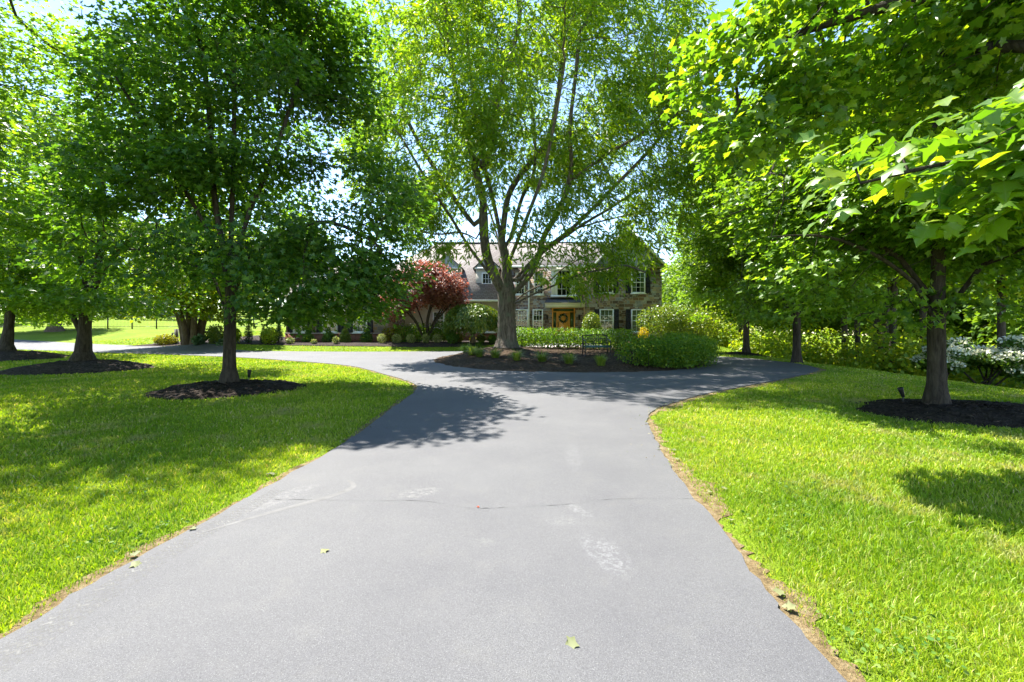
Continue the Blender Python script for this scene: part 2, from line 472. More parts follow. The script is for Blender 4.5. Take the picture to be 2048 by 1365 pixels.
# ------------------------------------------------------------------ materials
M = {}
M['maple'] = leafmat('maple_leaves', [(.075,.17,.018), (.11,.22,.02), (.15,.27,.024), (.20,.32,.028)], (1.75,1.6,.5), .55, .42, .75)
M['maple_shade'] = leafmat('maple_leaves_shaded', [(.040,.112,.018), (.060,.148,.019), (.092,.195,.021), (.145,.26,.024)], (1.8,1.65,.5), .55, .42, .75)  # darker copy of the maple leaves, the crown's shaded side put into the colour
def m_near():
    m = leafmat('large_maple_leaves', [(.05,.14,.012), (.085,.19,.014), (.12,.24,.016), (.17,.29,.018), (.25,.34,.02)], (1.75,1.6,.5), .55, .4, .75)
    nt = m.node_tree; a = nt.nodes.new('ShaderNodeAttribute'); a.attribute_name = 'leaf_place'
    s = nt.nodes.new('ShaderNodeSeparateXYZ'); nt.links.new(a.outputs['Vector'], s.inputs[0])
    ay = math_(nt, 'ABSOLUTE', s.outputs[1]); rib = math_(nt, 'LESS_THAN', ay, .014)
    w = math_(nt, 'FRACT', math_(nt, 'MULTIPLY', math_(nt, 'SUBTRACT', s.outputs[0], math_(nt, 'MULTIPLY', ay, .9)), 6.5))
    v = math_(nt, 'MAXIMUM', rib, math_(nt, 'MULTIPLY', math_(nt, 'LESS_THAN', w, .13), .55))
    for n in [q for q in nt.nodes if q.type in ('BSDF_PRINCIPLED', 'BSDF_TRANSLUCENT')]:
        sk = n.inputs['Base Color'] if n.type == 'BSDF_PRINCIPLED' else n.inputs[0]; src = sk.links[0].from_socket
        nt.links.new(mixc(nt, math_(nt, 'MULTIPLY', v, .5), src, (.34,.42,.12) if n.type == 'BSDF_PRINCIPLED' else (.12,.2,.01)), sk)
    return m
M['maple_near'] = m_near()
M['hedge'] = leafmat('clipped_hedge_leaves', [(.05,.14,.013), (.08,.19,.014), (.12,.235,.016), (.19,.29,.02)], (1.7,1.5,.3), .45, .48, .4)
M['locust'] = leafmat('locust_fronds', [(.10,.215,.016), (.14,.265,.016), (.18,.30,.018), (.24,.34,.026)], (1.85,1.65,.4), .6, .42, .65)
M['understory'] = leafmat('understory_leaves', [(.13,.24,.02), (.19,.295,.022), (.26,.34,.024), (.33,.37,.026)], (1.6,1.5,.35), .52, .45, .35)
M['backtree'] = leafmat('far_tree_leaves', [(.075,.16,.022), (.105,.20,.024), (.14,.24,.026)], (1.6,1.4,.4), .45, .5, .3)
M['evergreen'] = leafmat('evergreen_leaves', [(.012,.045,.018), (.018,.06,.02), (.028,.075,.024)], (1.3,1.3,.5), .2, .5, .3)
M['red'] = leafmat('red_maple_leaves', [(.17,.08,.06), (.24,.11,.085), (.32,.16,.125), (.24,.14,.075)], (1.5,.85,.7), .42, .45, .4)
M['boxwood'] = leafmat('boxwood_leaves', [(.032,.10,.013), (.05,.135,.014), (.075,.17,.016), (.115,.205,.018)], (1.7,1.5,.35), .42, .48, .4)
M['variegated'] = leafmat('variegated_leaves', [(.10,.17,.04), (.2,.27,.07), (.32,.36,.14), (.42,.43,.22)], (1.2,1.1,.6), .35, .45, .3)
M['gold'] = leafmat('golden_leaves', [(.14,.18,.015), (.24,.25,.018), (.33,.30,.02)], (1.3,1.2,.4), .42, .45, .3)
M['goldbright'] = leafmat('bright_yellow_leaves', [(.38,.30,.012), (.5,.38,.015), (.6,.45,.02)], (1.2,1.1,.4), .42, .45, .3)
M['weeping'] = leafmat('weeping_tree_leaves', [(.065,.14,.018), (.10,.18,.02), (.15,.22,.025), (.22,.26,.05)], (1.6,1.4,.4), .42, .3, .6)
M['liriope'] = leafmat('strappy_leaves', [(.10,.19,.02), (.16,.25,.03), (.26,.33,.06)], (1.4,1.3,.5), .35, .4, .45)
M['hosta'] = leafmat('hosta_leaves', [(.05,.12,.05), (.09,.16,.08), (.16,.22,.14)], (1.3,1.3,.6), .3, .5, .3)
M['viburnum'] = leafmat('viburnum_leaves', [(.05,.12,.02), (.08,.16,.025), (.12,.19,.03)], (1.5,1.4,.4), .42, .45, .35)
M['blossom'] = leafmat('white_blossom', [(.62,.64,.48), (.72,.73,.6), (.8,.8,.72)], (1., 1., .9), .3, .6, .2)
M['deadleaf'] = leafmat('wilted_leaves', [(.12,.15,.06), (.19,.21,.10), (.16,.13,.06)], (1., 1., .8), .2, .6, .2)
M['redleaf'] = leafmat('red_fallen_leaf', [(.45,.06,.02), (.5,.08,.03)], (1., 1., .8), .2, .6, .2)
M['bark'] = barkmat('maple_bark', (.022,.017,.013), (.085,.07,.056), 7)
M['bark_locust'] = barkmat('locust_bark', (.045,.035,.027), (.23,.19,.155), 6, (.13,.14,.095))
M['bark_far'] = barkmat('far_bark', (.035,.027,.02), (.11,.09,.07), 5)
M['bark_tan'] = barkmat('tan_bark', (.07,.05,.035), (.2,.155,.11), 6)
M['twig'] = barkmat('shrub_stems', (.02,.016,.011), (.06,.05,.035), 12)
M['white'] = plain('white_trim_paint', (.84,.84,.82), .45, .4, .05)
M['cream'] = plain('cream_trim_paint', (.66,.60,.47), .5, .4, .06)
M['shutter'] = plain('charcoal_shutter_paint', (.028,.026,.03), .5, .4, .15)
M['black'] = plain('black_metal', (.012,.012,.013), .45, .5, .2)
M['bench'] = plain('green_bench_paint', (.014,.085,.072), .35, .5, .2)
M['benchmetal'] = plain('dark_cast_iron', (.010,.016,.018), .42, .5, .25)
M['graymetal'] = plain('dark_standing_seam', (.07,.075,.09), .4, .5, .1)
M['copper'] = plain('pinkish_downspout', (.5,.33,.25), .5, .4, .1)
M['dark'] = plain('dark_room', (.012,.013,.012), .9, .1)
M['blind'] = plain('cream_blind', (.30,.32,.20), .7, .2, .06)
M['curtain'] = plain('pale_green_curtain', (.14,.19,.08), .8, .2, .3, 3)
M['gableside'] = plain('shade_tinted_gable_siding', (.36,.39,.45), .6, .3, .05)  # bluish grey is the gables' shade painted into the siding colour
M['wood_gray'] = plain('weathered_wood', (.16,.145,.13), .8, .2, .2)
M['neighbour'] = plain('pale_neighbour_siding', (.6,.6,.58), .7, .2, .05)
M['farroof'] = plain('far_dark_roof', (.05,.05,.06), .8, .2, .1)
M['pebble'] = plain('pale_flagstone', (.42,.37,.36), .85, .2, .2, 3)

def m_grass():
    m, nt, out = nmat('grass_blades')
    g = nt.nodes.new('ShaderNodeNewGeometry')
    c = ramp(nt, g.outputs['Random Per Island'], [(0, (.145,.255,.010)), (.4, (.21,.34,.014)), (.82, (.285,.395,.022)), (.92, (.40,.42,.08)), (1, (.50,.45,.20))]).outputs[0]
    n = noise(nt, g.outputs['Position'], .42, 4, .6)
    c = mixc(nt, 1., c, ramp(nt, n.outputs[0], [(.3, (.52, .68, .7)), (.48, (1, 1, 1)), (.68, (1.55, 1.28, 2.2))]).outputs[0], 'MULTIPLY')
    n2 = noise(nt, g.outputs['Position'], 1.05, 6, .7)
    c = mixc(nt, ramp(nt, n2.outputs[0], [(.54, (0, 0, 0)), (.68, (.9, .9, .9))]).outputs[0], c, (.38,.34,.15))
    p = princ(nt, None, c, .5, .3)
    t = nt.nodes.new('ShaderNodeBsdfTranslucent'); nt.links.new(mixc(nt, 1., c, (1.5, 1.4, .4), 'MULTIPLY'), t.inputs[0])
    mx = nt.nodes.new('ShaderNodeMixShader'); mx.inputs[0].default_value = .38
    nt.links.new(p.outputs[0], mx.inputs[1]); nt.links.new(t.outputs[0], mx.inputs[2]); nt.links.new(mx.outputs[0], out.inputs[0])
    return m
M['grass'] = m_grass()
def m_lawn():
    m, nt, out = nmat('lawn_turf'); c = wpos(nt)
    n = noise(nt, c, .35, 5, .6); n2 = noise(nt, c, 9, 6, .7); n3 = noise(nt, c, 60, 3, .6)
    a = ramp(nt, n.outputs[0], [(.3, (.15,.235,.010)), (.55, (.20,.295,.013)), (.75, (.27,.33,.03))]).outputs[0]
    a = mixc(nt, ramp(nt, n2.outputs[0], [(.45, (0, 0, 0)), (.75, (.7, .7, .7))]).outputs[0], a, (.06,.09,.015))
    a = mixc(nt, 1., a, ramp(nt, n3.outputs[0], [(.3, (.6, .6, .6)), (.7, (1.25, 1.25, 1.25))]).outputs[0], 'MULTIPLY')
    princ(nt, out, a, .9, .15, bump(nt, n3.outputs[0], .9, .06))
    return m
M['lawn'] = m_lawn()
def m_asphalt():
    m, nt, out = nmat('sealed_asphalt'); c = wpos(nt)
    f = noise(nt, c, 150, 4, .75); f2 = noise(nt, c, 260, 2, .5); b = noise(nt, c, .8, 6, .65); d = noise(nt, c, 3.2, 6, .7)
    a = ramp(nt, f.outputs[0], [(.25, (.043,.042,.044)), (.5, (.087,.086,.090)), (.75, (.128,.127,.132))]).outputs[0]
    a = mixc(nt, 1., a, ramp(nt, b.outputs[0], [(.3, (.87,.87,.89)), (.7, (1.13,1.13,1.11))]).outputs[0], 'MULTIPLY')
    a = mixc(nt, ramp(nt, f2.outputs[0], [(.63, (0,0,0)), (.70, (.6,.6,.6))]).outputs[0], a, (.3,.3,.29))
    # worn, dusty patches with places of their own
    def patch(x, y, rx, ry, ang, k, col):
        mp = nt.nodes.new('ShaderNodeMapping'); mp.vector_type = 'TEXTURE'
        mp.inputs['Location'].default_value = (x, y, 0); mp.inputs['Rotation'].default_value = (0, 0, ang); mp.inputs['Scale'].default_value = (rx, ry, 1)
        nt.links.new(c, mp.inputs[0]); ln = nt.nodes.new('ShaderNodeVectorMath'); ln.operation = 'LENGTH'
        nt.links.new(mp.outputs[0], ln.inputs[0])
        q = math_(nt, 'SUBTRACT', 1.0, ln.outputs['Value'], True)
        q = math_(nt, 'MULTIPLY', q, 2.2, True)
        s = math_(nt, 'MULTIPLY', q, ramp(nt, noise(nt, c, 26, 10, .85).outputs[0], [(.49, (0,0,0)), (.58, (1,1,1))]).outputs[0])
        s = math_(nt, 'MULTIPLY', s, k * .6)
        return mixc(nt, s, a, col)
    for x, y, rx, ry, an, k, col in [(.62,3.05,.16,.34,.25,.5,(.27,.27,.275)), (.55,3.75,.07,.2,.5,.5,(.28,.28,.28)), (.72,5.3,.12,.7,-.1,.35,(.25,.25,.25)),
                                     (.4,3.55,.16,.1,0,.3,(.25,.25,.23)), (-.85,4.15,.24,.14,.4,.55,(.28,.275,.25)), (-2.05,4.0,.16,.5,-.5,.45,(.27,.26,.25)),
                                     (-.2,3.2,.13,.07,0,.35,(.24,.24,.21))]:
        a = patch(x, y, rx, ry, an, k, col)
    a = mixc(nt, ramp(nt, d.outputs[0], [(.55, (0,0,0)), (.8, (.3,.3,.3))]).outputs[0], a, (.115,.11,.10)); princ(nt, out, a, .75, .35, bump(nt, f.outputs[0], .45, .008))
    return m
M['asphalt'] = m_asphalt()
def m_mulch(name, dark, light, sc=26):
    m, nt, out = nmat(name); c = wpos(nt)
    v = nt.nodes.new('ShaderNodeTexVoronoi'); v.inputs['Scale'].default_value = sc; 
    w = noise(nt, c, 9, 4, .6); 
    nt.links.new(mixc(nt, .12, c, w.outputs['Color']), v.inputs['Vector'])
    n = noise(nt, c, 45, 5, .7); n2 = noise(nt, c, 1.6, 4)
    a = ramp(nt, v.outputs['Color'], [(.1, dark), (.75, tuple((x + y) / 2 for x, y in zip(dark, light))), (.98, light)]).outputs[0]
    a = mixc(nt, 1., a, ramp(nt, n.outputs[0], [(.3, (.5,.5,.5)), (.7, (1.3,1.3,1.3))]).outputs[0], 'MULTIPLY')
    a = mixc(nt, 1., a, ramp(nt, n2.outputs[0], [(.3, (.8,.8,.8)), (.7, (1.25,1.2,1.15))]).outputs[0], 'MULTIPLY')
    princ(nt, out, a, .95, .1, bump(nt, v.outputs['Distance'], 1., .05))
    return m
M['mulch'] = m_mulch('dark_bark_mulch', (.018,.013,.010), (.085,.065,.052))
M['mulch_gray'] = m_mulch('weathered_mulch', (.03,.023,.02), (.13,.105,.095))
M['mulch_brown'] = m_mulch('brown_bark_mulch', (.03,.019,.012), (.16,.115,.075))
def m_verge():
    m, nt, out = nmat('sandy_verge'); c = wpos(nt)
    n = noise(nt, c, 12, 7, .7); n2 = noise(nt, c, 90, 4, .7)
    a = ramp(nt, n.outputs[0], [(.3, (.10,.072,.035)), (.5, (.25,.18,.09)), (.7, (.34,.28,.17))]).outputs[0]
    a = mixc(nt, 1., a, ramp(nt, n2.outputs[0], [(.3, (.55,.55,.55)), (.7, (1.2,1.2,1.2))]).outputs[0], 'MULTIPLY')
    princ(nt, out, a, .95, .1, bump(nt, n2.outputs[0], .9, .03)); return m
M['verge'] = m_verge()
def facade(nt, sx=1., sz=1.):
    c = wpos(nt); s = nt.nodes.new('ShaderNodeSeparateXYZ'); nt.links.new(c, s.inputs[0])
    k = nt.nodes.new('ShaderNodeCombineXYZ'); nt.links.new(math_(nt, 'ADD', s.outputs[0], s.outputs[1]), k.inputs[0]); nt.links.new(s.outputs[2], k.inputs[1])
    return k.outputs[0], c
def m_stone():
    m, nt, out = nmat('fieldstone_wall'); u, c = facade(nt)
    def br(w, h, off, sq):
        b = nt.nodes.new('ShaderNodeTexBrick'); b.offset = off; b.squash = sq; b.squash_frequency = 3; b.offset_frequency = 2
        b.inputs['Scale'].default_value = 1; b.inputs['Brick Width'].default_value = w; b.inputs['Row Height'].default_value = h
        b.inputs['Mortar Size'].default_value = .013; b.inputs['Mortar Smooth'].default_value = .3
        b.inputs['Color1'].default_value = (0, 0, 0, 1); b.inputs['Color2'].default_value = (1, 1, 1, 1); b.inputs['Mortar'].default_value = (.5, .5, .5, 1)
        wn = noise(nt, c, 3.5, 3); nt.links.new(mixc(nt, .035, u, wn.outputs['Color'], 'ADD'), b.inputs['Vector']); return b
    b1 = br(.42, .24, .43, 1.6); b2 = br(.26, .145, .37, 1.4)
    sel = ramp(nt, noise(nt, c, 1.1, 1).outputs[0], [(.50, (0,0,0)), (.51, (1,1,1))]).outputs[0]
    val = mixc(nt, sel, b1.outputs['Color'], b2.outputs['Color']); mor = mixc(nt, sel, b1.outputs['Fac'], b2.outputs['Fac'])
    st = ramp(nt, val, [(0, (.14,.10,.09)), (.18, (.25,.155,.12)), (.34, (.34,.235,.18)), (.5, (.28,.275,.30)), (.64, (.40,.365,.35)), (.78, (.21,.14,.115)), (.9, (.42,.31,.20)), (1, (.30,.185,.145))], 'CONSTANT').outputs[0]
    st = mixc(nt, 1., st, ramp(nt, noise(nt, c, 9, 6, .7).outputs[0], [(.3, (.7,.7,.7)), (.7, (1.3,1.3,1.3))]).outputs[0], 'MULTIPLY')
    a = mixc(nt, mor, st, (.42,.40,.37))
    h = mixc(nt, mor, noise(nt, c, 14, 5).outputs[0], (-.6, -.6, -.6))
    princ(nt, out, a, .9, .2, bump(nt, h, .8, .03)); return m
M['stone'] = m_stone()
def m_brick():
    m, nt, out = nmat('red_brick_base'); u, c = facade(nt)
    b = nt.nodes.new('ShaderNodeTexBrick'); b.inputs['Scale'].default_value = 1; b.inputs['Brick Width'].default_value = .21; b.inputs['Row Height'].default_value = .075
    b.inputs['Mortar Size'].default_value = .006; b.inputs['Color1'].default_value = (.16,.05,.032,1); b.inputs['Color2'].default_value = (.25,.085,.05,1); b.inputs['Mortar'].default_value = (.3,.26,.22,1)
    nt.links.new(u, b.inputs['Vector']); princ(nt, out, b.outputs['Color'], .9, .2); return m
M['brick'] = m_brick()
def m_roof():
    m, nt, out = nmat('pinkish_grey_shingles'); c = wpos(nt); s = nt.nodes.new('ShaderNodeSeparateXYZ'); nt.links.new(c, s.inputs[0])
    k = nt.nodes.new('ShaderNodeCombineXYZ'); nt.links.new(math_(nt, 'ADD', s.outputs[0], math_(nt, 'MULTIPLY', s.outputs[1], .31)), k.inputs[0]); nt.links.new(s.outputs[2], k.inputs[1])
    b = nt.nodes.new('ShaderNodeTexBrick'); b.inputs['Scale'].default_value = 1; b.inputs['Brick Width'].default_value = .32; b.inputs['Row Height'].default_value = .125
    b.inputs['Mortar Size'].default_value = .016; b.inputs['Mortar Smooth'].default_value = .2
    b.inputs['Color1'].default_value = (.165,.15,.142,1); b.inputs['Color2'].default_value = (.235,.216,.205,1); b.inputs['Mortar'].default_value = (.10,.075,.065,1)
    nt.links.new(k.outputs[0], b.inputs['Vector'])
    a = mixc(nt, 1., b.outputs['Color'], ramp(nt, noise(nt, c, 25, 4).outputs[0], [(.3, (.8,.8,.8)), (.7, (1.15,1.15,1.15))]).outputs[0], 'MULTIPLY')
    princ(nt, out, a, .92, .2, bump(nt, b.outputs['Fac'], -.6, .02)); return m
M['roof'] = m_roof()
M['siding'] = plain('beige_lap_siding', (.50,.46,.38), .6, .3, .05)
def m_door():
    m, nt, out = nmat('honey_oak_door'); c = wpos(nt); mp = nt.nodes.new('ShaderNodeMapping'); mp.inputs['Scale'].default_value = (9, 9, .8); nt.links.new(c, mp.inputs[0])
    n = noise(nt, mp.outputs[0], 3, 6, .6, .4)
    princ(nt, out, ramp(nt, n.outputs[0], [(.3, (.72,.30,.045)), (.7, (.86,.44,.09))]).outputs[0], .4, .45); return m
M['door'] = m_door()
def m_glass():
    m, nt, out = nmat('window_glass')
    g = nt.nodes.new('ShaderNodeBsdfGlossy'); g.inputs['Roughness'].default_value = .02; g.inputs[0].default_value = (.9,.95,.92,1)
    t = nt.nodes.new('ShaderNodeBsdfTransparent'); t.inputs[0].default_value = (.75,.82,.76,1)
    mx = nt.nodes.new('ShaderNodeMixShader'); mx.inputs[0].default_value = .045
    nt.links.new(t.outputs[0], mx.inputs[1]); nt.links.new(g.outputs[0], mx.inputs[2]); nt.links.new(mx.outputs[0], out.inputs[0]); return m
M['glass'] = m_glass()
M['chip'] = plain('bark_chips', (.10,.075,.058), .9, .2, .4, 3)
M['crack'] = plain('crack_in_asphalt', (.045,.044,.043), .9, .1)
M['tread'] = plain('dusty_tyre_print', (.125,.122,.12), .9, .3, .2, 9)

# ------------------------------------------------------------------ ground, drive, verge
def axis(lo, hi, n, k): t = np.linspace(-1, 1, n); return lo + (hi - lo) * (np.sinh(k * t) / np.sinh(k) + 1) / 2
gx = axis(-420, 420, 261, 5.2); gy = np.concatenate([np.linspace(-30, 0, 16), np.linspace(.4, 60, 150), np.geomspace(61, 620, 40)])
GX, GY = np.meshgrid(gx, gy); GZ = terr(GX, GY)
nx, ny = len(gx), len(gy); ii = np.arange(ny - 1)[:, None] * nx; jj = np.arange(nx - 1)[None, :]
lawn = big('lawn', np.stack([GX, GY, GZ], -1).reshape(-1, 3), [np.stack([ii + jj, ii + jj + 1, ii + nx + jj + 1, ii + nx + jj], -1).reshape(-1, 4)], M['lawn'], smooth=True)
tag(lawn, kind='structure')

LE = [(-2.62,-8),(-2.56,0),(-2.48,2.2),(-2.47,2.94),(-2.33,4.03),(-2.18,6.13),(-2.2,8.5),(-2.22,10.3),(-2.4,11.4),(-2.85,12.4),(-3.95,14.1),(-6.1,17),(-9.4,19.4),(-13.2,21.6),(-18,23.6),(-23,25.2),(-28,27.2),(-42,32)]
FE = [(-42,36),(-30,32.2),(-24.7,30.8),(-18.4,28.2),(-15.5,26.7),(-9.1,25.9),(-3.4,26.4),(0,28.0),(3,28.6),(6.4,27.6),(8.6,25.2),(9.7,22.6),(10.8,20.7),(11.25,18.3),(10.95,16.6),(10.2,15.2),(7.9,13.1),(5.5,11.1),(4.3,10.1),(3.4,9.2),(2.6,8.25),(2.2,7.4),(1.99,6.5),(1.80,5.4),(1.67,4.53),(1.57,3.44),(1.47,2.64),(1.43,1.97),(1.40,0),(1.38,-8)]
DRIVE = np.concatenate([spline(LE, 8), spline(FE, 8)])
rj = np.random.default_rng(3); DRIVE[1:-1] += rj.normal(size=DRIVE[1:-1].shape) * .012
from mathutils.geometry import delaunay_2d_cdt
def sheet(name, poly, mat, lift, thick, step=.9, hfun=terr, kind='structure', rough=0.):
    poly = np.asarray(poly); x0, y0 = poly.min(0); x1, y1 = poly.max(0)
    ax, ay = np.meshgrid(np.arange(x0, x1, step), np.arange(y0, y1, step)); ax = ax.ravel() + .01; ay = ay.ravel() + .013
    k = inside(poly, ax, ay) & (dist_poly(poly, ax, ay) > step * .3)
    pts = [Vector(p) for p in poly] + [Vector((a, b)) for a, b in zip(ax[k], ay[k])]
    n = len(poly); v, e, f, *_ = delaunay_2d_cdt(pts, [], [list(range(n))], 2, 1e-5)
    V = np.array([(p[0], p[1]) for p in v]); z = hfun(V[:, 0], V[:, 1]) + lift
    if rough: z = z + rough * np.random.default_rng(1).normal(size=len(z)) * (dist_poly(poly, V[:, 0], V[:, 1]) > .05)
    mb = MB(); mb.add(np.column_stack([V, z]), np.array([q for q in f if len(q) == 3]))
    b = np.column_stack([poly, hfun(poly[:, 0], poly[:, 1]) + lift]); lo = b.copy(); lo[:, 2] -= thick
    q = np.arange(n); mb.add(np.concatenate([b, lo]), np.stack([q, q + n, (q + 1) % n + n, (q + 1) % n], -1))
    o = mb.build(name, mat); tag(o, kind=kind); return o
drive = sheet('driveway', DRIVE, M['asphalt'], .022, .06)
# sandy verge: an uneven strip along the edges, 4 mm over the turf
def verge(edge, side, w0, seed):
    r = np.random.default_rng(seed); P = spline(edge, 40); d = np.gradient(P, axis=0); d /= np.linalg.norm(d, axis=1)[:, None]
    nrm = np.stack([-d[:, 1], d[:, 0]], 1) * side
    L = np.concatenate([[0], np.cumsum(np.linalg.norm(np.diff(P, axis=0), axis=1))]); t = np.arange(0, L[-1], .045)
    P = np.column_stack([np.interp(t, L, P[:, 0]), np.interp(t, L, P[:, 1])]); d = np.gradient(P, axis=0); d /= np.linalg.norm(d, axis=1)[:, None]; nrm = np.stack([-d[:, 1], d[:, 0]], 1) * side
    s = np.cumsum(np.linalg.norm(np.diff(P, axis=0, prepend=P[:1]), axis=1))
    w = w0 * (.6 + .55 * np.sin(s * 2.1 + seed) * np.sin(s * .77) + .3 * np.sin(s * 7.3) * np.sin(s * 3.1 + 1) + .07 * np.sin(s * 23 + 2 * np.sin(s * 9)) + .10 * r.normal(size=len(s)))
    w = np.clip(w, .02, .5); a = P - nrm * .05; b = P + nrm * w[:, None]
    k = len(P); q = np.arange(k - 1)
    V = np.concatenate([np.column_stack([a, terr(a[:, 0], a[:, 1]) + .007]), np.column_stack([b, terr(b[:, 0], b[:, 1]) + .006])])
    f = np.stack([q, q + 1, q + k + 1, q + k], -1)
    tag(big('verge', V, [f if side < 0 else f[:, ::-1]], M['verge']), kind='structure')
verge(LE[1:16], 1, .14, 2); verge(FE[6:-1], 1, .24, 5)

# cracks and the tyre print
def ribbon(pts, w, lift):
    P = np.asarray(pts); d = np.gradient(P, axis=0); nn = np.stack([-d[:, 1], d[:, 0]], 1); nn /= np.linalg.norm(nn, axis=1)[:, None] + 1e-9
    k = len(P); q = np.arange(k - 1); w = np.asarray(w)[:, None] if hasattr(w, '__len__') else w
    V = np.concatenate([np.column_stack([P - nn * w, np.full(k, lift)]), np.column_stack([P + nn * w, np.full(k, lift)])])
    return V, np.stack([q, q + 1, q + k + 1, q + k], -1)[:, ::-1]
mb = MB(); r = np.random.default_rng(11)
for pts in ([(-2.1,3.98),(-1.4,3.95),(-.75,3.93),(-.3,3.78),(.1,3.8),(.5,3.86),(.85,3.98),(1.4,3.99),(1.66,3.97)],):
    P = spline(pts, 14); P = P + np.column_stack([r.normal(size=len(P)) * .006, np.cumsum(r.normal(size=len(P))) * .004])
    V, f = ribbon(P, .0005 + .0028 * np.clip(np.sin(np.arange(len(P)) * .31) + .6 * np.sin(np.arange(len(P)) * 1.3), 0, 2) * r.uniform(.3, 1, len(P)), .0262); mb.add(V, f)
mb.build('crack', M['crack'], drive, at=(0, 0, 0))
def m_print():
    m, nt, out = nmat('dusty_tyre_print'); c = wpos(nt); sp = nt.nodes.new('ShaderNodeSeparateXYZ'); nt.links.new(c, sp.inputs[0])
    q = math_(nt, 'SINE', math_(nt, 'ADD', math_(nt, 'MULTIPLY', sp.outputs[1], 125), math_(nt, 'MULTIPLY', math_(nt, 'SINE', math_(nt, 'MULTIPLY', sp.outputs[0], 120)), 1.4)))
    k = math_(nt, 'MULTIPLY', math_(nt, 'ADD', math_(nt, 'MULTIPLY', q, .5), .5), ramp(nt, noise(nt, c, 9, 7, .75).outputs[0], [(.38, (0,0,0)), (.62, (1,1,1))]).outputs[0])
    k = math_(nt, 'MULTIPLY', k, ramp(nt, sp.outputs[1], [(0, (1,1,1)), (1, (1,1,1))]).outputs[0])
    p = princ(nt, None, (.165,.162,.157), .9, .2); t = nt.nodes.new('ShaderNodeBsdfTransparent'); mx = nt.nodes.new('ShaderNodeMixShader')
    nt.links.new(math_(nt, 'MULTIPLY', k, .95), mx.inputs[0]); nt.links.new(t.outputs[0], mx.inputs[1]); nt.links.new(p.outputs[0], mx.inputs[2]); nt.links.new(mx.outputs[0], out.inputs[0]); return m
P = spline([(np.interp(y, [p[1] for p in LE[1:9]], [p[0] for p in LE[1:9]]) + .155, y) for y in np.linspace(1.2, 4.2, 12)], 8)
V, f = ribbon(P, np.linspace(.115, .07, len(P)), .0226)
big('tyre_print', V, [f], m_print(), drive)
P = spline([(-2.28,3.35),(-1.95,3.72),(-1.62,4.05),(-1.5,4.3),(-1.62,4.48)], 8); V, f = ribbon(P, .035 * np.sin(np.linspace(.2, 2.9, len(P))), .0227)
big('tyre_scuff', V, [f], bpy.data.materials['dusty_tyre_print'], drive)

def disc_bed(name, label, m, mat, seed, kind=None, chips=260):
    """a heaped bed of mulch: rings of vertices, a ragged rim"""
    r = np.random.default_rng(seed); cx, cy, rx, ry, h = m; na, nr_ = 72, 16
    a = np.arange(na) * 6.28318 / na; rag = 1 + .05 * np.sin(a * 3 + seed) + .035 * np.sin(a * 7) + .02 * r.normal(size=na)
    V = []; 
    for q in range(nr_ + 1):
        t = q / nr_; x = cx + rx * t * np.cos(a) * rag; y = cy + ry * t * np.sin(a) * rag
        z = terr(x, y) + h * np.clip(1 - t * t, 0, 1) ** 1.05 + .014 * r.normal(size=na) * (t < .98) + (.012 if q < nr_ else -.02)
        V.append(np.column_stack([x, y, z]))
    V = np.concatenate(V); i = np.arange(nr_)[:, None] * na; j = np.arange(na)[None, :]; j2 = (j + 1) % na
    root = thing(name, label, 'mulch bed', (cx, cy, float(terr(cx, cy))))
    loc = world_loc(root)
    big('mound', V - loc, [np.stack([i + j, i + na + j, i + na + j2, i + j2], -1).reshape(-1, 4)], mat, root, True)
    if chips:
        t = np.sqrt(r.uniform(0, 1.08, chips)); b = r.uniform(0, 6.283, chips); x = cx + rx * t * np.cos(b); y = cy + ry * t * np.sin(b)
        z = terr(x, y) + h * np.clip(1 - t * t, 0, 1) ** 1.05 + .025
        d = r.normal(size=(chips, 3)); d[:, 2] *= .2
        o = leaves('chips', M['chip'], root, np.column_stack([x, y, z]), d, np.array([0, 0, 1.]) + .5 * r.normal(size=(chips, 3)), .03 + .05 * r.uniform(0, 1, chips), 'narrow', r, .3, 0, place=loc)
        o['kind'] = 'stuff'
    return root
disc_bed('mulch_mound', 'round dark mulch mound at the foot of the straight maple by the drive', MOUNDS[0], M['mulch'], 1)
disc_bed('mulch_mound', 'greyish heaped mulch mound under the forked tree', MOUNDS[1], M['mulch_gray'], 2)
disc_bed('mulch_mound', 'black mulch bed with scattered pale chips beside two spotlights', MOUNDS[2], M['mulch'], 3, chips=420)
disc_bed('mulch_mound', 'tall mulch mound cut off by the edge of the photo', MOUNDS[3], M['mulch_gray'], 4)
disc_bed('mulch_mound', 'small mulch ring round a maple beyond the turning circle', MOUNDS[4], M['mulch'], 5, chips=120)

# island in the turning circle
na, nr_ = 110, 30; a = np.arange(na) * 6.28318 / na; r = np.random.default_rng(21)
rag = 1 + .012 * np.sin(a * 5) + .006 * r.normal(size=na); V = []
for q in range(nr_ + 1):
    t = q / nr_; x = IC[0] + IR * t * np.cos(a) * rag; y = IC[1] + IR * t * np.sin(a) * rag
    z = terr(x, y) + island_h(x, y) + .028 + .013 * r.normal(size=na) * (q < nr_)
    if q == nr_: z = terr(x, y) + .0
    V.append(np.column_stack([x, y, z]))
i = np.arange(nr_)[:, None] * na; j = np.arange(na)[None, :]; j2 = (j + 1) % na
isl = thing('island_bed', 'low oval island of brown mulch inside the turning circle', 'planting bed', (IC[0], IC[1], 0))
big('mound', np.concatenate(V) - world_loc(isl), [np.stack([i + j, i + na + j, i + na + j2, i + j2], -1).reshape(-1, 4)], M['mulch_brown'], isl, True)
t = np.sqrt(r.uniform(0, 1, 2200)); b = r.uniform(0, 6.283, 2200); x = IC[0] + IR * t * np.cos(b); y = IC[1] + IR * t * np.sin(b)
d = r.normal(size=(2200, 3)); d[:, 2] *= .2
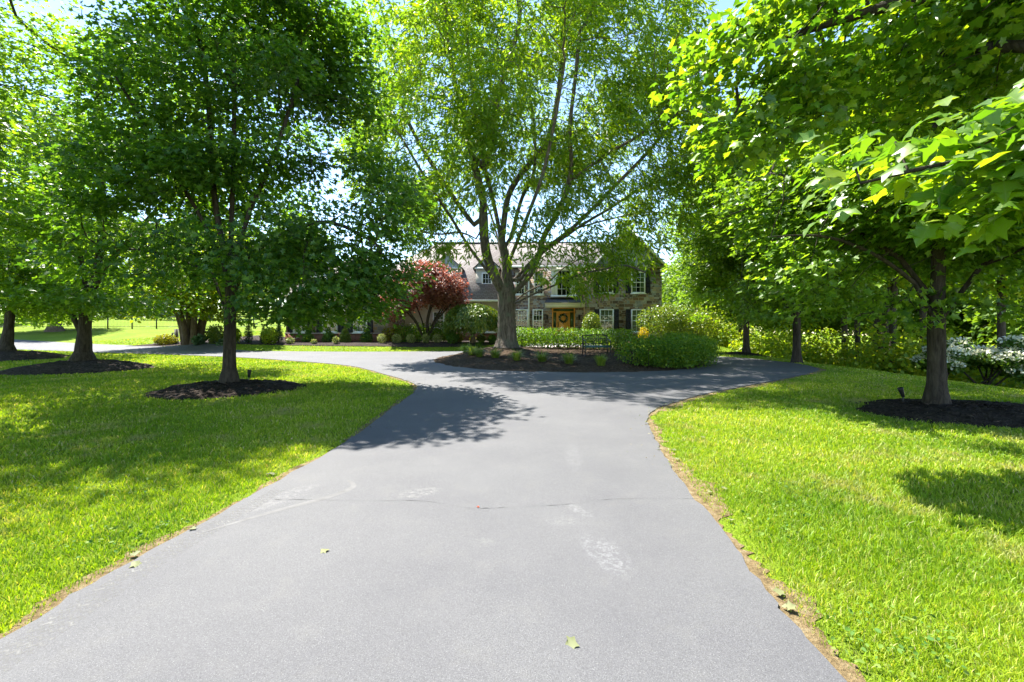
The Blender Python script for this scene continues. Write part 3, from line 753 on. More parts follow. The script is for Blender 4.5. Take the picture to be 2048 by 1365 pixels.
o = leaves('chips', M['chip'], isl, np.column_stack([x, y, terr(x, y) + island_h(x, y) + .045]), d, np.array([0, 0, 1.]) + .5 * r.normal(size=(2200, 3)), .04 + .06 * r.uniform(0, 1, 2200), 'narrow', r, .3, 0, place=world_loc(isl)); o['kind'] = 'stuff'
# bed along the house front
BED = spline([(-26,30.6),(-23,30.3),(-19,28.9),(-16.5,28.2),(-13,27.9),(-8,27.7),(-5,27.6),(-2.2,27.75),(-.9,28.4),(-.3,29.6),(.2,31),(.6,34.4)], 6)
BED = np.concatenate([BED, [(-9,34.9),(-9,31.3),(-15.6,31.3),(-15.8,34),(-19,35),(-24,34)]])
sheet('mulch_bed', BED, M['mulch_gray'], .03, .06, .5, rough=.012)
BED2 = np.array([(1.2,34),(1.4,29.8),(4.5,30.2),(7,29.6),(10,28.6),(13,28.4),(14,31),(12.5,34)])
sheet('mulch_bed', BED2, M['mulch_brown'], .03, .06, .5, rough=.012)
sheet('patio', np.array([(.6,23.6),(6.2,23.4),(6.0,25.4),(1.2,26.0)]), M['pebble'], .05, .05, .6, hfun=lambda x, y: terr(x, y) + island_h(x, y))

# ------------------------------------------------------------------ grass
def grass_field(n, seed, rmin, rmax, h0, name):
    r = np.random.default_rng(seed)
    rr = rmin * np.exp(r.uniform(0, 1, n) * math.log(rmax / rmin)); th = r.uniform(-1.2, 1.2, n)
    x = rr * np.sin(th); y = rr * np.cos(th) - .3
    k = np.ones(n, bool); sub = inside(DRIVE, x, y)
    de = np.full(n, 9.); near = (rr < 30); de[near] = dist_poly(DRIVE, x[near], y[near])
    k &= ~sub & (de > np.where(x > 0, .05, .02) + np.where(x > 0, .30, .2) * r.uniform(0, 1, n) ** 1.6)
    for m in MOUNDS: k &= ((x - m[0]) / m[2]) ** 2 + ((y - m[1]) / m[3]) ** 2 > (.93 + .09 * r.normal(size=n))
    k &= np.hypot(x - IC[0], y - IC[1]) > IR + .2
    k &= ~inside(BED, x, y) & ~inside(BED2, x, y) & ~((x > -15.6) & (x < 11.3) & (y > 30.6))
    P = np.column_stack([x, y]); f = clump(np.column_stack([x, y, 0 * x]), np.random.default_rng(4), 1.6)
    k &= r.uniform(0, 1, n) < np.clip(.95 - .45 * np.clip(f - .75, 0, 2), .2, 1)
    x, y, rr, de, f = x[k], y[k], rr[k], de[k], f[k]; n = len(x); z = terr(x, y)
    a = r.uniform(0, 6.283, n); h = h0 * r.uniform(.55, 1.25, n) * (1 + .24 * f) * np.clip(.55 + de * 1.1, .55, 1.); w = np.maximum(.0014, .0007 * rr) * r.uniform(.7, 1.3, n)
    lean = h * r.uniform(.15, 1.0, n); dx, dy = np.cos(a), np.sin(a)
    c = np.column_stack([x, y, z]); D = np.column_stack([dx, dy, 0 * dx]); U = np.array([0, 0, 1.])
    b = r.uniform(0, 6.283, n); Sd = np.column_stack([np.cos(b), np.sin(b), 0 * b])
    V = np.stack([c - Sd * w[:, None], c + Sd * w[:, None],
                  c + D * (lean * .35)[:, None] + U * (h * .6)[:, None] - Sd * (w * .8)[:, None], c + D * (lean * .35)[:, None] + U * (h * .6)[:, None] + Sd * (w * .8)[:, None],
                  c + D * lean[:, None] + U * (h * .95)[:, None]], 1).reshape(-1, 3)
    o = np.arange(n)[:, None] * 5
    g = big(name, V, [o + np.array([[0, 1, 3, 2]]), o + np.array([[2, 3, 4]])], M['grass']); tag(g, kind='stuff'); return g
grass_field(1150000, 31, .95, 46, .047, 'grass')

# clippings, dry bits and small weeds scattered along the edges of the drive and over the lawn
r = np.random.default_rng(77); n = 7000; k = r.integers(40, len(DRIVE) - 40, n); b = r.uniform(-.1, .75, n) ** 2 * np.sign(r.uniform(-.12, 1, n))
dd = np.gradient(DRIVE, axis=0); dd /= np.linalg.norm(dd, axis=1)[:, None]; nn = np.column_stack([-dd[:, 1], dd[:, 0]])
p = DRIVE[k] + dd[k] * r.normal(size=(n, 1)) * .25; s_ = np.where(inside(DRIVE, (DRIVE + nn * .05)[:, 0], (DRIVE + nn * .05)[:, 1]), -1, 1)
p = p + nn[k] * (s_[k] * b)[:, None]; ok = (np.hypot(p[:, 0], p[:, 1]) < 14) & (p[:, 1] > .8); p = p[ok]; n = len(p)
z = terr(p[:, 0], p[:, 1]) + np.where(inside(DRIVE, p[:, 0], p[:, 1]), .027, .02) + .012 * r.uniform(0, 1, n)
d = r.normal(size=(n, 3)); d[:, 2] *= .25
M['litter'] = leafmat('dry_clippings', [(.34,.28,.13), (.20,.15,.07), (.42,.38,.24), (.16,.22,.06), (.26,.30,.12)], (1,1,.8), .2, .7, .2)
o = leaves('grass_clippings', M['litter'], None, np.column_stack([p, z]), d, [0, 0, 1.] + .5 * r.normal(size=(n, 3)), .012 + .04 * r.uniform(0, 1, n) ** 2.5, 'narrow', r, .3, .2); tag(o, kind='stuff')

# broad-leaved weeds and pale clippings in the turf
n = 9000; rr = 1.2 * np.exp(r.uniform(0, 1, n) * math.log(12)); th = r.uniform(-1.15, 1.15, n)
c0 = np.column_stack([rr * np.sin(th), rr * np.cos(th)]); f = clump(np.column_stack([c0, 0 * rr]), np.random.default_rng(9), 2.6); c0 = c0[f > .25]
c0 = c0[~inside(DRIVE, c0[:, 0], c0[:, 1])]; c0 = c0[dist_poly(DRIVE, c0[:, 0], c0[:, 1]) > .1]
for m in MOUNDS: c0 = c0[((c0[:, 0] - m[0]) / m[2]) ** 2 + ((c0[:, 1] - m[1]) / m[3]) ** 2 > 1.05]
c0 = c0[np.hypot(c0[:, 0] - IC[0], c0[:, 1] - IC[1]) > IR + .3]
M['weed'] = leafmat('turf_weeds', [(.06,.15,.03), (.10,.2,.03), (.15,.24,.04), (.20,.27,.06)], (1.4,1.3,.5), .35, .6, .15)
p = np.repeat(c0, 3, 0) + .035 * r.normal(size=(len(c0) * 3, 2)); n = len(p); d = r.normal(size=(n, 3)); d[:, 2] *= .4
o = leaves('turf_weeds', M['weed'], None, np.column_stack([p, terr(p[:, 0], p[:, 1]) + .03 + .025 * r.uniform(0, 1, n)]), d, [0, 0, 1.] + .5 * r.normal(size=(n, 3)), .016 + .022 * r.uniform(0, 1, n) ** 2, 'oval', r, .3, .2); tag(o, kind='stuff')
# ------------------------------------------------------------------ house
HS = thing('stone_house', 'stone and beige sided two storey house with honey oak front door', 'house', (0, 36, .35))
def wx(px, Y): return (px - 1024) / F * Y
def wz(py, Y): return CH + (YH - py) / F * Y
def slab(mb, pts, th=.12):
    P = np.array(pts, float); n = len(P); Q = P - np.array([0, 0, th])
    mb.add(np.concatenate([P, Q]), [list(range(n))], [list(range(2 * n - 1, n - 1, -1))], [(i, i + n, (i + 1) % n + n, (i + 1) % n) for i in range(n)])
def window(x0, x1, z0, z1, y, cols=3, rows=4, inner='blind', fw=.085, shut=0, name='window', shut_sides=(0, 1)):
    fr = MB()
    for a, b, c, d in ((x0, x0 + fw, z0, z1), (x1 - fw, x1, z0, z1), (x0 + fw, x1 - fw, z1 - fw, z1), (x0 + fw, x1 - fw, z0, z0 + fw)): fr.box(a, b, y - .10, y - .002, c, d)
    zm = (z0 + z1) / 2; fr.box(x0 + fw, x1 - fw, y - .085, y - .03, zm - .028, zm + .028)
    gx0, gx1, gz0, gz1 = x0 + fw, x1 - fw, z0 + fw, z1 - fw
    for i in range(1, cols): xx = gx0 + (gx1 - gx0) * i / cols; fr.box(xx - .012, xx + .012, y - .079, y - .060, gz0, gz1)
    for i in range(1, rows):
        if i * 2 == rows: continue
        zz = gz0 + (gz1 - gz0) * i / rows; fr.box(gx0, gx1, y - .0785, y - .061, zz - .012, zz + .012)
    w = fr.build(name, M['white'], HS)
    p = MB(); p.add([(gx0, y - .07, gz0), (gx1, y - .07, gz0), (gx1, y - .07, gz1), (gx0, y - .07, gz1)], [(0, 1, 2, 3)]); p.build('pane', M['glass'], w)
    k = MB(); k.add([(gx0, y - .006, gz0), (gx1, y - .006, gz0), (gx1, y - .006, gz1), (gx0, y - .006, gz1)], [(0, 1, 2, 3)]); k.build('backing', M['dark'], w)
    if inner:
        k = MB(); n = int((gz1 - gz0) / .062)
        if inner == 'blind':
            for i in range(n):
                zz = gz0 + i * .062; xa, xb = gx0 + .01, gx1 - .01
                k.add([(xa, y - .05, zz), (xb, y - .05, zz), (xb, y - .018, zz + .042), (xa, y - .018, zz + .042)], [(0, 1, 2, 3)])
        else:
            xs = np.linspace(gx0, gx1, 40); m = np.abs(xs - (gx0 + gx1) / 2) > (gx1 - gx0) * .16
            for i in range(39):
                if m[i] and m[i + 1]:
                    ya, yb = y - .03 - .016 * math.sin(i * 1.3), y - .03 - .016 * math.sin(i * 1.3 + 1.3)
                    k.add([(xs[i], ya, gz0), (xs[i + 1], yb, gz0), (xs[i + 1], yb, gz1), (xs[i], ya, gz1)], [(0, 1, 2, 3)])
        k.build('blind' if inner == 'blind' else 'curtain', M['blind'] if inner == 'blind' else M['curtain'], w)
    s = MB(); s.box(x0 - .06, x1 + .06, y - .15, y - .002, z0 - .075, z0 - .003); s.build('sill', M['white'], w)
    if shut:
        for sd in shut_sides:
            a = x0 - .03 - shut if sd == 0 else x1 + .03; b = a + shut; q = MB()
            for (c, d) in ((a, a + .05), (b - .05, b)): q.box(c, d, y - .06, y - .003, z0, z1)
            for zz in (z0, zm - .04, z1 - .08): q.box(a + .05, b - .05, y - .058, y - .003, zz, zz + .08)
            nl = int((z1 - z0) / .055)
            for i in range(nl):
                zz = z0 + .04 + i * (z1 - z0 - .08) / nl
                q.add([(a + .05, y - .05, zz), (b - .05, y - .05, zz), (b - .05, y - .01, zz + .05), (a + .05, y - .01, zz + .05)], [(0, 1, 2, 3)])
            q.build('shutter', M['shutter'], HS)
    return w
def siding(x0, x1, z0, z1, y, mat, step=.13, gable=None):
    mb = MB(); z = z0
    while z < z1 - 1e-3:
        t = min(z + step, z1)
        if gable: f0, f1 = gable(z), gable(t)
        else: f0 = f1 = (x0, x1)
        mb.add([(f0[0], y - .022, z), (f0[1], y - .022, z), (f1[1], y, t), (f1[0], y, t)], [(0, 1, 2, 3)])
        mb.add([(f0[0], y, z), (f0[1], y, z), (f0[1], y - .022, z), (f0[0], y - .022, z)], [(0, 1, 2, 3)]); z += step
    return mb
G0 = .2
YA, YB, YC = 31.0, 34.5, 33.7
# garage wing in stone
m = MB(); m.box(-15.4, -8.12, YA, 39, .94, 3.6); m.build('wall', M['stone'], HS)
m = MB(); m.box(-15.44, -8.08, YA - .04, 39, G0, .94); m.build('foundation', M['brick'], HS)
m = MB(); m.box(-15.46, -8.06, YA - .10, YA - .041, .94, 1.0); m.build('ledge', M['pebble'], HS)
for a, b in ((587, 613), (645, 676), (707, 735)):
    window(wx(a, YA), wx(b, YA), 1.02, 2.62, YA, 4, 4, 'blind', shut=.36)
m = MB(); e = [(-15.9,30.5,3.66),(-7.6,30.5,3.66),(-7.6,39.5,3.66),(-15.9,39.5,3.66)]; ra, rb = (-12.4,35,6.7), (-11.1,35,6.7)
slab(m, [e[0], e[1], rb, ra]); slab(m, [e[1], e[2], rb]); slab(m, [e[2], e[3], ra, rb]); slab(m, [e[3], e[0], ra]); m.build('roof', M['roof'], HS)
m = MB(); m.box(-15.92, -7.58, 30.42, 30.52, 3.50, 3.64); m.box(-7.60, -7.50, 30.53, 39.5, 3.5, 3.64); m.build('gutter', M['white'], HS)
m = MB(); m.box(-15.8, -7.7, 30.55, YA - .002, 3.44, 3.50); m.build('soffit', M['cream'], HS)
# middle part in beige siding
siding(-9.0, -.3, .94, 3.45, YB, M['siding']).build('siding', M['siding'], HS)
m = MB(); m.box(-9.0, -.3, YB + .002, 46, .9, 3.4); m.build('wall', M['siding'], HS)
m = MB(); m.box(-8.07, -.34, YB - .05, YB + .5, G0, .937); m.build('foundation', M['brick'], HS)
window(wx(789, YB), wx(799, YB), 1.52, 2.6, YB - .024, 1, 2, None, shut=.2)
window(wx(866, YB), wx(889, YB), 1.28, 2.55, YB - .024, 3, 4, 'blind')
window(wx(914, YB), wx(925, YB), 1.28, 2.55, YB - .024, 2, 4, None, shut=.26, shut_sides=(1,))
window(wx(969, YB), wx(990, YB), .98, 2.55, YB - .024, 3, 4, 'curtain')
m = MB(); m.tube([(wx(964, YB), YB - .1, 3.4), (wx(964, YB), YB - .1, .4)], .05, 8); m.build('downspout', M['white'], HS)
# the long roof
m = MB(); slab(m, [(-13.8,33.9,3.42),(-.55,33.9,3.42),(-.55,40,8.72),(-6.6,40,8.72)]); slab(m, [(-13.8,33.9,3.42),(-6.6,40,8.72),(-13.8,46.2,3.42)]); slab(m, [(-6.6,40,8.72),(8.6,40,8.72),(8.6,46.2,3.42),(-13.8,46.2,3.42)])
slab(m, [(-.62,33.15,5.86),(7.4,33.15,5.86),(8.55,40,8.74),(-.62,40,8.74)])
slab(m, [(5.55,33.1,5.66),(8.55,33.1,8.72),(8.55,41,8.72),(5.55,41,5.66)]); slab(m, [(8.55,33.1,8.72),(11.55,33.1,5.66),(11.55,46,5.66),(8.55,46,8.72)])
m.build('roof', M['roof'], HS)
m = MB(); m.box(-13.9, -.66, 33.80, 33.92, 3.27, 3.41); m.box(-.62, 5.54, 33.03, 33.16, 5.71, 5.85); m.build('gutter', M['white'], HS)
m = MB(); m.tube([(-6.7,40,8.77),(8.6,40,8.77)], .07, 6); m.build('ridge_cap', M['shutter'], HS)
# two storey stone block
m = MB(); m.box(-.34, 11.1, YC, 45.5, .9, 5.72); m.add([(-.338, YC, 5.72), (-.338, 40, 5.72), (-.338, 40, 8.6)], [(0, 1, 2)]); m.build('wall', M['stone'], HS)
m = MB(); m.box(-.36, 11.13, YC - .04, 45.5, G0, .898); m.build('foundation', M['stone'], HS)
gb = lambda z: (8.55 - (8.5 - z) / 1.02, 8.55 + (8.5 - z) / 1.02)
siding(0, 0, 5.9, 8.45, YC - .02, M['gableside'], gable=gb).build('gable', M['gableside'], HS)
m = MB(); m.box(5.7, 11.4, YC - .12, YC - .043, 5.74, 5.93); m.build('fascia', M['cream'], HS)
for s in (-1, 1):
    m = MB(); m.add([(8.55, 33.08, 8.66), (8.55, 33.08, 8.46), (8.55 + s * 2.98, 33.08, 5.42), (8.55 + s * 2.98, 33.08, 5.62), (8.55, 33.14, 8.66), (8.55, 33.14, 8.46), (8.55 + s * 2.98, 33.14, 5.42), (8.55 + s * 2.98, 33.14, 5.62)],
        [(0, 1, 2, 3), (7, 6, 5, 4), (0, 4, 5, 1), (1, 5, 6, 2), (2, 6, 7, 3), (3, 7, 4, 0)]); m.build('rake_board', M['white'], HS)
def W(a, b, t, bt, **k): return window(wx(a, YC), wx(b, YC), wz(bt, YC), wz(t, YC), YC, **k)
W(1029, 1056, 619, 664, cols=4, rows=4, inner=None); W(1065, 1086, 619, 664, cols=3, rows=4, inner=None)
W(1031, 1050, 546, 590, cols=3, rows=4, inner=None); W(1068, 1087, 544, 590, cols=3, rows=4, inner=None)
W(1199, 1227, 619, 665, cols=3, rows=4, inner='blind', shut=.36); W(1262, 1291, 619, 665, cols=3, rows=4, inner='blind', shut=.36)
W(1199, 1226, 544, 587, cols=3, rows=4, inner=None, shut=.36); W(1262, 1290, 544, 587, cols=3, rows=4, inner='curtain', shut=.36)
m = MB(); m.tube([(1.24, YC - .12, 5.7), (1.24, YC - .12, .4)], .055, 8); m.build('downspout', M['white'], HS)
m = MB(); m.tube([(5.33, YC - .12, 5.7), (5.33, YC - .12, .4)], .055, 8); m.build('downspout', M['copper'], HS)
# bay window over the door
YBay = YC - .5; bx0, bx1 = wx(1103, YBay), wx(1152, YBay); bz0, bz1 = 3.62, 5.62
m = MB(); xa, xb = wx(1115, YBay), wx(1141, YBay)
for a, b in ((bx0, bx0 + .09), (xa - .09, xa), (xb, xb + .09), (bx1 - .09, bx1)): m.box(a, b, YBay, YC - .002, bz0 + .09, bz1 - .1)
m.box(bx0 - .05, bx1 + .05, YBay - .05, YC - .002, bz1 - .1, bz1 + .08); m.box(bx0 - .05, bx1 + .05, YBay - .05, YC - .002, bz0 - .05, bz0 + .09)
m.box(xa, xb, YBay + .01, YBay + .05, (bz0 + bz1) / 2 - .03, (bz0 + bz1) / 2 + .03)
for i in (1, 2): xx = xa + (xb - xa) * i / 3; m.box(xx - .012, xx + .012, YBay + .02, YBay + .045, bz0 + .09, bz1 - .1)
for zz in (bz0 + .55, bz1 - .55): m.box(xa, xb, YBay + .021, YBay + .044, zz - .012, zz + .012)
for a, b in ((bx0 + .09, xa - .09), (xb + .09, bx1 - .09)):
    m.box(a, a + .14, YBay + .012, YBay + .05, bz0 + .09, bz1 - .1); m.box(b - .14, b, YBay + .012, YBay + .05, bz0 + .09, bz1 - .1)
bay = m.build('bay_window', M['white'], HS)
m = MB(); m.add([(bx0 + .05, YBay + .035, bz0), (bx1 - .05, YBay + .035, bz0), (bx1 - .05, YBay + .035, bz1 - .05), (bx0 + .05, YBay + .035, bz1 - .05)], [(0, 1, 2, 3)]); m.build('pane', M['glass'], bay)
m = MB(); m.add([(bx0, YC - .01, bz0), (bx1, YC - .01, bz0), (bx1, YC - .01, bz1), (bx0, YC - .01, bz1)], [(0, 1, 2, 3)]); m.build('backing', M['dark'], bay)
# porch roof, door
YP = 32.5; px0, px1 = wx(1092, YP), wx(1169, YP)
m = MB(); m.box(px0, px1, YP, YC - .002, wz(615, YP), wz(607.5, YP)); m.box(px0 - .06, px1 + .06, YP - .07, YC - .003, wz(607.5, YP), wz(606, YP)); pr = m.build('porch_canopy', M['cream'], HS)
m = MB(); slab(m, [(px0 - .08, YP - .09, wz(605.8, YP) + .06), (px1 + .08, YP - .09, wz(605.8, YP) + .06), (px1 - .2, YC - .003, 3.52), (px0 + .2, YC - .003, 3.52)], .04)
for i in range(14):
    t = i / 13; m.tube([(px0 - .05 + t * (px1 - px0 + .1), YP - .07, wz(605.8, YP) + .075), (px0 + .22 + t * (px1 - px0 - .44), YC - .02, 3.53)], .014, 4)
m.build('canopy_roof', M['graymetal'], pr)
YD = YC - .06; d0, d1 = wx(1104, YD), wx(1150, YD); zf = .62; zt = wz(616, YD)
l0, l1 = wx(1114.5, YD), wx(1138, YD); zl = wz(625, YD); m = MB()
for a, b in ((d0, d0 + .09), (l0 - .07, l0), (l1, l1 + .07), (d1 - .09, d1)): m.box(a, b, YD - .03, YC - .002, zf, zl)
m.box(d0, d1, YD - .032, YC - .002, zl, zl + .07); m.box(d0, d1, YD - .034, YC - .002, zt - .06, zt + .05); m.box(d0, d0 + .09, YD - .03, YC - .002, zl + .07, zt - .06); m.box(d1 - .09, d1, YD - .03, YC - .002, zl + .07, zt - .06)
for a, b in ((d0 + .09, l0 - .07), (l1 + .07, d1 - .09)): m.box(a, b, YD, YC - .004, zf, zf + .75)
dfr = m.build('door_frame', M['door'], HS)
for a, b, c, d in ((d0 + .09, l0 - .07, zf + .75, zl), (l1 + .07, d1 - .09, zf + .75, zl), (d0 + .09, d1 - .09, zl + .07, zt - .06)):
    m = MB(); m.box(a, b, YD + .005, YD + .015, c, d); m.build('sidelight' if d - c > .5 else 'transom', M['glass'], dfr)
    m = MB(); m.box(a, b, YD + .035, YD + .045, c, d); m.build('backing', M['curtain'], dfr)
m = MB(); m.box(l0, l1, YD - .01, YC - .005, zf, zl); lw = l1 - l0
for x0, x1, z0, z1 in ((l0 + .10, l0 + lw / 2 - .05, zf + .15, zf + .8), (l0 + lw / 2 + .05, l1 - .10, zf + .15, zf + .8), (l0 + .1, l1 - .1, zf + .92, zl - .12)):
    for a, b, c, d in ((x0, x1, z0, z0 + .035), (x0, x1, z1 - .035, z1), (x0, x0 + .035, z0 + .035, z1 - .035), (x1 - .035, x1, z0 + .035, z1 - .035)): m.box(a, b, YD - .028, YD - .0101, c, d)
dr = m.build('front_door', M['door'], HS)
m = MB(); m.box(l0 + .03, l0 + .09, YD - .02, YD - .0102, zf + .75, zf + 1.15); m.lathe((l0 + .06, YD - .05, zf + .98), [(0, -.03), (.035, 0), (0, .03)], 10); m.tube([(l0 + .06, YD - .025, zf + 1.1), (l0 + .06, YD - .06, zf + .98), (l0 + .06, YD - .025, zf + .8)], .012, 6); m.build('handle', M['black'], dr)
m = MB(); m.box(d0 - .5, d1 + .5, YP + .2, YC - .045, .3, .6); m.build('doorstep', M['pebble'], HS)
for x in (wx(1094, YC), wx(1158, YC)):
    m = MB(); m.box(x - .05, x + .05, YC - .03, YC - .003, 2.0, 2.3); m.tube([(x, YC - .03, 2.25), (x, YC - .16, 2.32), (x, YC - .16, 2.24)], .012, 6); m.lathe((x, YC - .16, 1.9), [(.0, 0), (.05, .02), (.085, .3), (.11, .31), (.03, .38), (0, .4)], 6)
    m.build('lantern', M['black'], HS)
# dormers on the long roof and the garage roof
def dormer(xc, w, yf, z0, ze, za, yb, wz0, wz1, ww, roofmat):
    m = MB(); m.box(xc - w / 2 + .12, xc + w / 2 - .12, yf, yb, z0, ze - .01); d = m.build('dormer', M['siding'], HS)
    g = lambda z: (xc - (za - .06 - z) / (za - ze) * w / 2, xc + (za - .06 - z) / (za - ze) * w / 2)
    siding(0, 0, ze, za - .08, yf - .03, M['gableside'], .11, g).build('gable', M['gableside'], d)
    m = MB(); m.box(xc - w / 2, xc + w / 2, yf - .12, yf - .06, ze - .14, ze); m.build('fascia', M['white'], d)
    m = MB()
    for s in (-1, 1):
        p = [(xc, yf - .16, za), (xc + s * (w / 2 + .1), yf - .16, ze - .06), (xc + s * (w / 2 + .1), yb, ze - .06), (xc, yb, za)]
        slab(m, p if s > 0 else p[::-1], .07)
    m.build('roof', roofmat, d)
    window(xc - ww / 2, xc + ww / 2, wz0, wz1, yf, 3, 4, None)
dormer(-5.12, 2.4, 35.5, 3.9, 6.02, 7.14, 38.6, 4.0, 5.6, .9, M['roof'])
dormer(-1.95, 2.0, 35.5, 3.9, 6.02, 6.98, 38.3, 3.9, 5.6, .8, M['roof'])
dormer(wx(645, 32), 1.7, 31.9, 3.8, 5.0, 5.8, 34, 3.98, 4.85, .8, M['roof']); dormer(wx(735, 32), 1.7, 31.9, 3.8, 5.0, 5.8, 34, 3.98, 4.85, .8, M['roof'])
# wreath hung on the door
r = np.random.default_rng(5); wc = np.array([(l0 + l1) / 2, YD - .05, wz(637, YD)])
wr = thing('wreath', 'round leafy wreath hanging on the oak front door', 'wreath', tuple(wc))
a = r.uniform(0, 6.283, 420); P = np.column_stack([np.cos(a) * .27, 0 * a, np.sin(a) * .27]) + r.normal(size=(420, 3)) * .03
P[:, 1] = -np.abs(P[:, 1]); leaves('leaves', M['evergreen'], wr, P, np.column_stack([-np.sin(a), 0 * a - .3, np.cos(a)]) + .6 * r.normal(size=(420, 3)), np.array([0, -1., 0]) + .4 * r.normal(size=(420, 3)), .08 + 0 * a, 'oval', r)
k = r.choice(420, 60); fl = leaves('flowers', M['blossom'], wr, P[k] - [0, .03, 0], r.normal(size=(60, 3)), np.array([0, -1., 0]) + .3 * r.normal(size=(60, 3)), np.full(60, .06), 'oval', r); fl['kind'] = 'stuff'

# ------------------------------------------------------------------ fence, neighbour house, mail post
fn = thing('metal_fence', 'black metal picket fence across the far rising lawn', 'fence', (-40, 43, float(terr(-40, 43))))
fx = np.arange(-52, -17.5, 2.3)
for i in range(len(fx)):
    x = fx[i]; z = float(terr(x, 43)); m = MB(); m.box(x - .04, x + .04, 42.96, 43.04, z - .1, z + 1.42); m.lathe((x, 43, z + 1.42), [(.05, 0), (.05, .03), (0, .07)], 6); m.build('post', M['black'], fn)
    if i + 1 < len(fx):
        x2 = fx[i + 1]; z2 = float(terr(x2, 43)); m = MB()
        for h in (.2, 1.1, 1.28): m.tube([(x + .04, 43, z + h), (x2 - .04, 43, z2 + h)], .016, 4)
        for q in np.arange(x + .15, x2 - .1, .13): zz = float(terr(q, 43)); m.tube([(q, 43, zz + .1), (q, 43, zz + 1.3)], .009, 4)
        m.build('panel', M['black'], fn)
nb = thing('neighbour_house', 'pale neighbouring house with dark roof beyond the metal fence', 'house', (-66, 80, float(terr(-66, 80))))
zb = float(terr(-66, 76)); m = MB(); m.box(-74, -59, 76, 86, zb - .5, zb + 3.2); m.build('wall', M['neighbour'], nb)
m = MB(); slab(m, [(-74.5,75.5,zb+3.1),(-58.5,75.5,zb+3.1),(-58.5,81,zb+6),(-74.5,81,zb+6)]); slab(m, [(-74.5,81,zb+6),(-58.5,81,zb+6),(-58.5,86.5,zb+3.1),(-74.5,86.5,zb+3.1)]); m.build('roof', M['farroof'], nb)
for x in (-72, -69, -65, -62):
    m = MB(); m.box(x - .5, x + .5, 75.93, 75.99, zb + .9, zb + 2.3); m.build('window', M['dark'], nb)
for px, py, Y in ((202, 641, 60), (245, 645, 62), (290, 645, 58), (325, 645, 61), (365, 645, 57), (60, 640, 62)):
    p = at(px, py, Y); p[2] = float(terr(p[0], p[1])); shrub('far_shrub', 'low shrub growing near the pale neighbouring house', p, [(p[0], p[1], p[2] + .7, 1.1, 1.1, .9)] if px < 250 and px > 100 else [(p[0], p[1], p[2] + 1.4, 1.9, 1.6, 1.6)], 900, .2, M['backtree'], int(px), 'diamond', 4, 'shrub', 'shrubs by the neighbouring house')
p = at(353, 676, 32.3); z = float(terr(p[0], p[1])); m = MB(); m.box(p[0] - .09, p[0] + .09, p[1] - .09, p[1] + .09, z - .1, z + 1.05); pst = thing('wooden_post', 'grey wooden post with small bracket beside the multi stemmed tree', 'post', (p[0], p[1], z)); m.build('shaft', M['wood_gray'], pst)
m = MB(); m.box(p[0] - .32, p[0] - .091, p[1] - .03, p[1] + .03, z + .72, z + .8); m.box(p[0] - .34, p[0] - .26, p[1] - .04, p[1] + .04, z + .45, z + .719); m.build('bracket', M['wood_gray'], pst)
# ------------------------------------------------------------------ trees
zg = lambda x, y: float(ground(x, y))
L = (-6.8, 10.95, zg(-6.8, 10.95) - .03); x, y, z = L
mapleA = tree('maple_tree', 'straight dark trunked maple on a round dark mulch mound by the drive', L,
    [(-1, 0, [(x, y, z), (x + .01, y, 1.6), (x + .02, y, 3.2), (x + .05, y + .05, 5), (x + .12, y, 7.4), (x + .1, y, 9.6)]),
     (0, .22, [(x - .12, y - .05, 3.4), (x - .32, y - .1, 4.8), (x - .45, y - .1, 7), (x - .7, y - .3, 9), (x - 1.4, y - .5, 10.8)]),
     (0, .2, [(x + .5, y - .2, 3.1), (x + 1.4, y - .4, 3.6), (x + 2.6, y - .6, 3.9), (x + 3.7, y - .6, 3.4)]),
     (0, .3, [(x - .5, y - .4, 4.2), (x - 1.2, y - .7, 5.6), (x - 2.0, y - 1, 7.2)]),
     (0, .3, [(x + .45, y + .1, 4.4), (x + .95, y + .3, 5.8), (x + 1.5, y + .5, 8)]),
     (0, .18, [(x - .6, y + .3, 2.8), (x - 1.8, y + .2, 3.3), (x - 3, y - .1, 3.4)])],
    [(-6.8, 11.7, 6.9, 3.6, 2.9, 3.0), (-6.3, 11.2, 4.6, 4.1, 3.4, 1.9), (-4.9, 11.6, 8.6, 1.7, 2, 1.6), (-4.2, 11, 5.2, 1.8, 1.6, 1.1, 2.2), (-4.9, 10.9, 2.55, 2.4, 2.2, 1.1, 1.5), (-3.3, 11, 2.75, 1.1, 1.3, .6, 1.3), (-8.6, 11, 3.4, 2.5, 2.4, 1.1, .9), (-6.9, 10.4, 2.9, 1.5, 1.6, .8, .6), (-9.0, 10.2, 11.6, 2.3, 2.0, 1.5, 1.2), (-10.8, 9.2, 10.9, 1.8, 1.6, 1.3, 1.4), (-6.7, 11.9, 9.2, 2.7, 2.1, 1.6)],
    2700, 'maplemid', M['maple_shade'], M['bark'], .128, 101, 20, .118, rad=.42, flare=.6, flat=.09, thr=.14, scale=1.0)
L = (-14.9, 15.8, zg(-14.9, 15.8) - .04); x, y, z = L
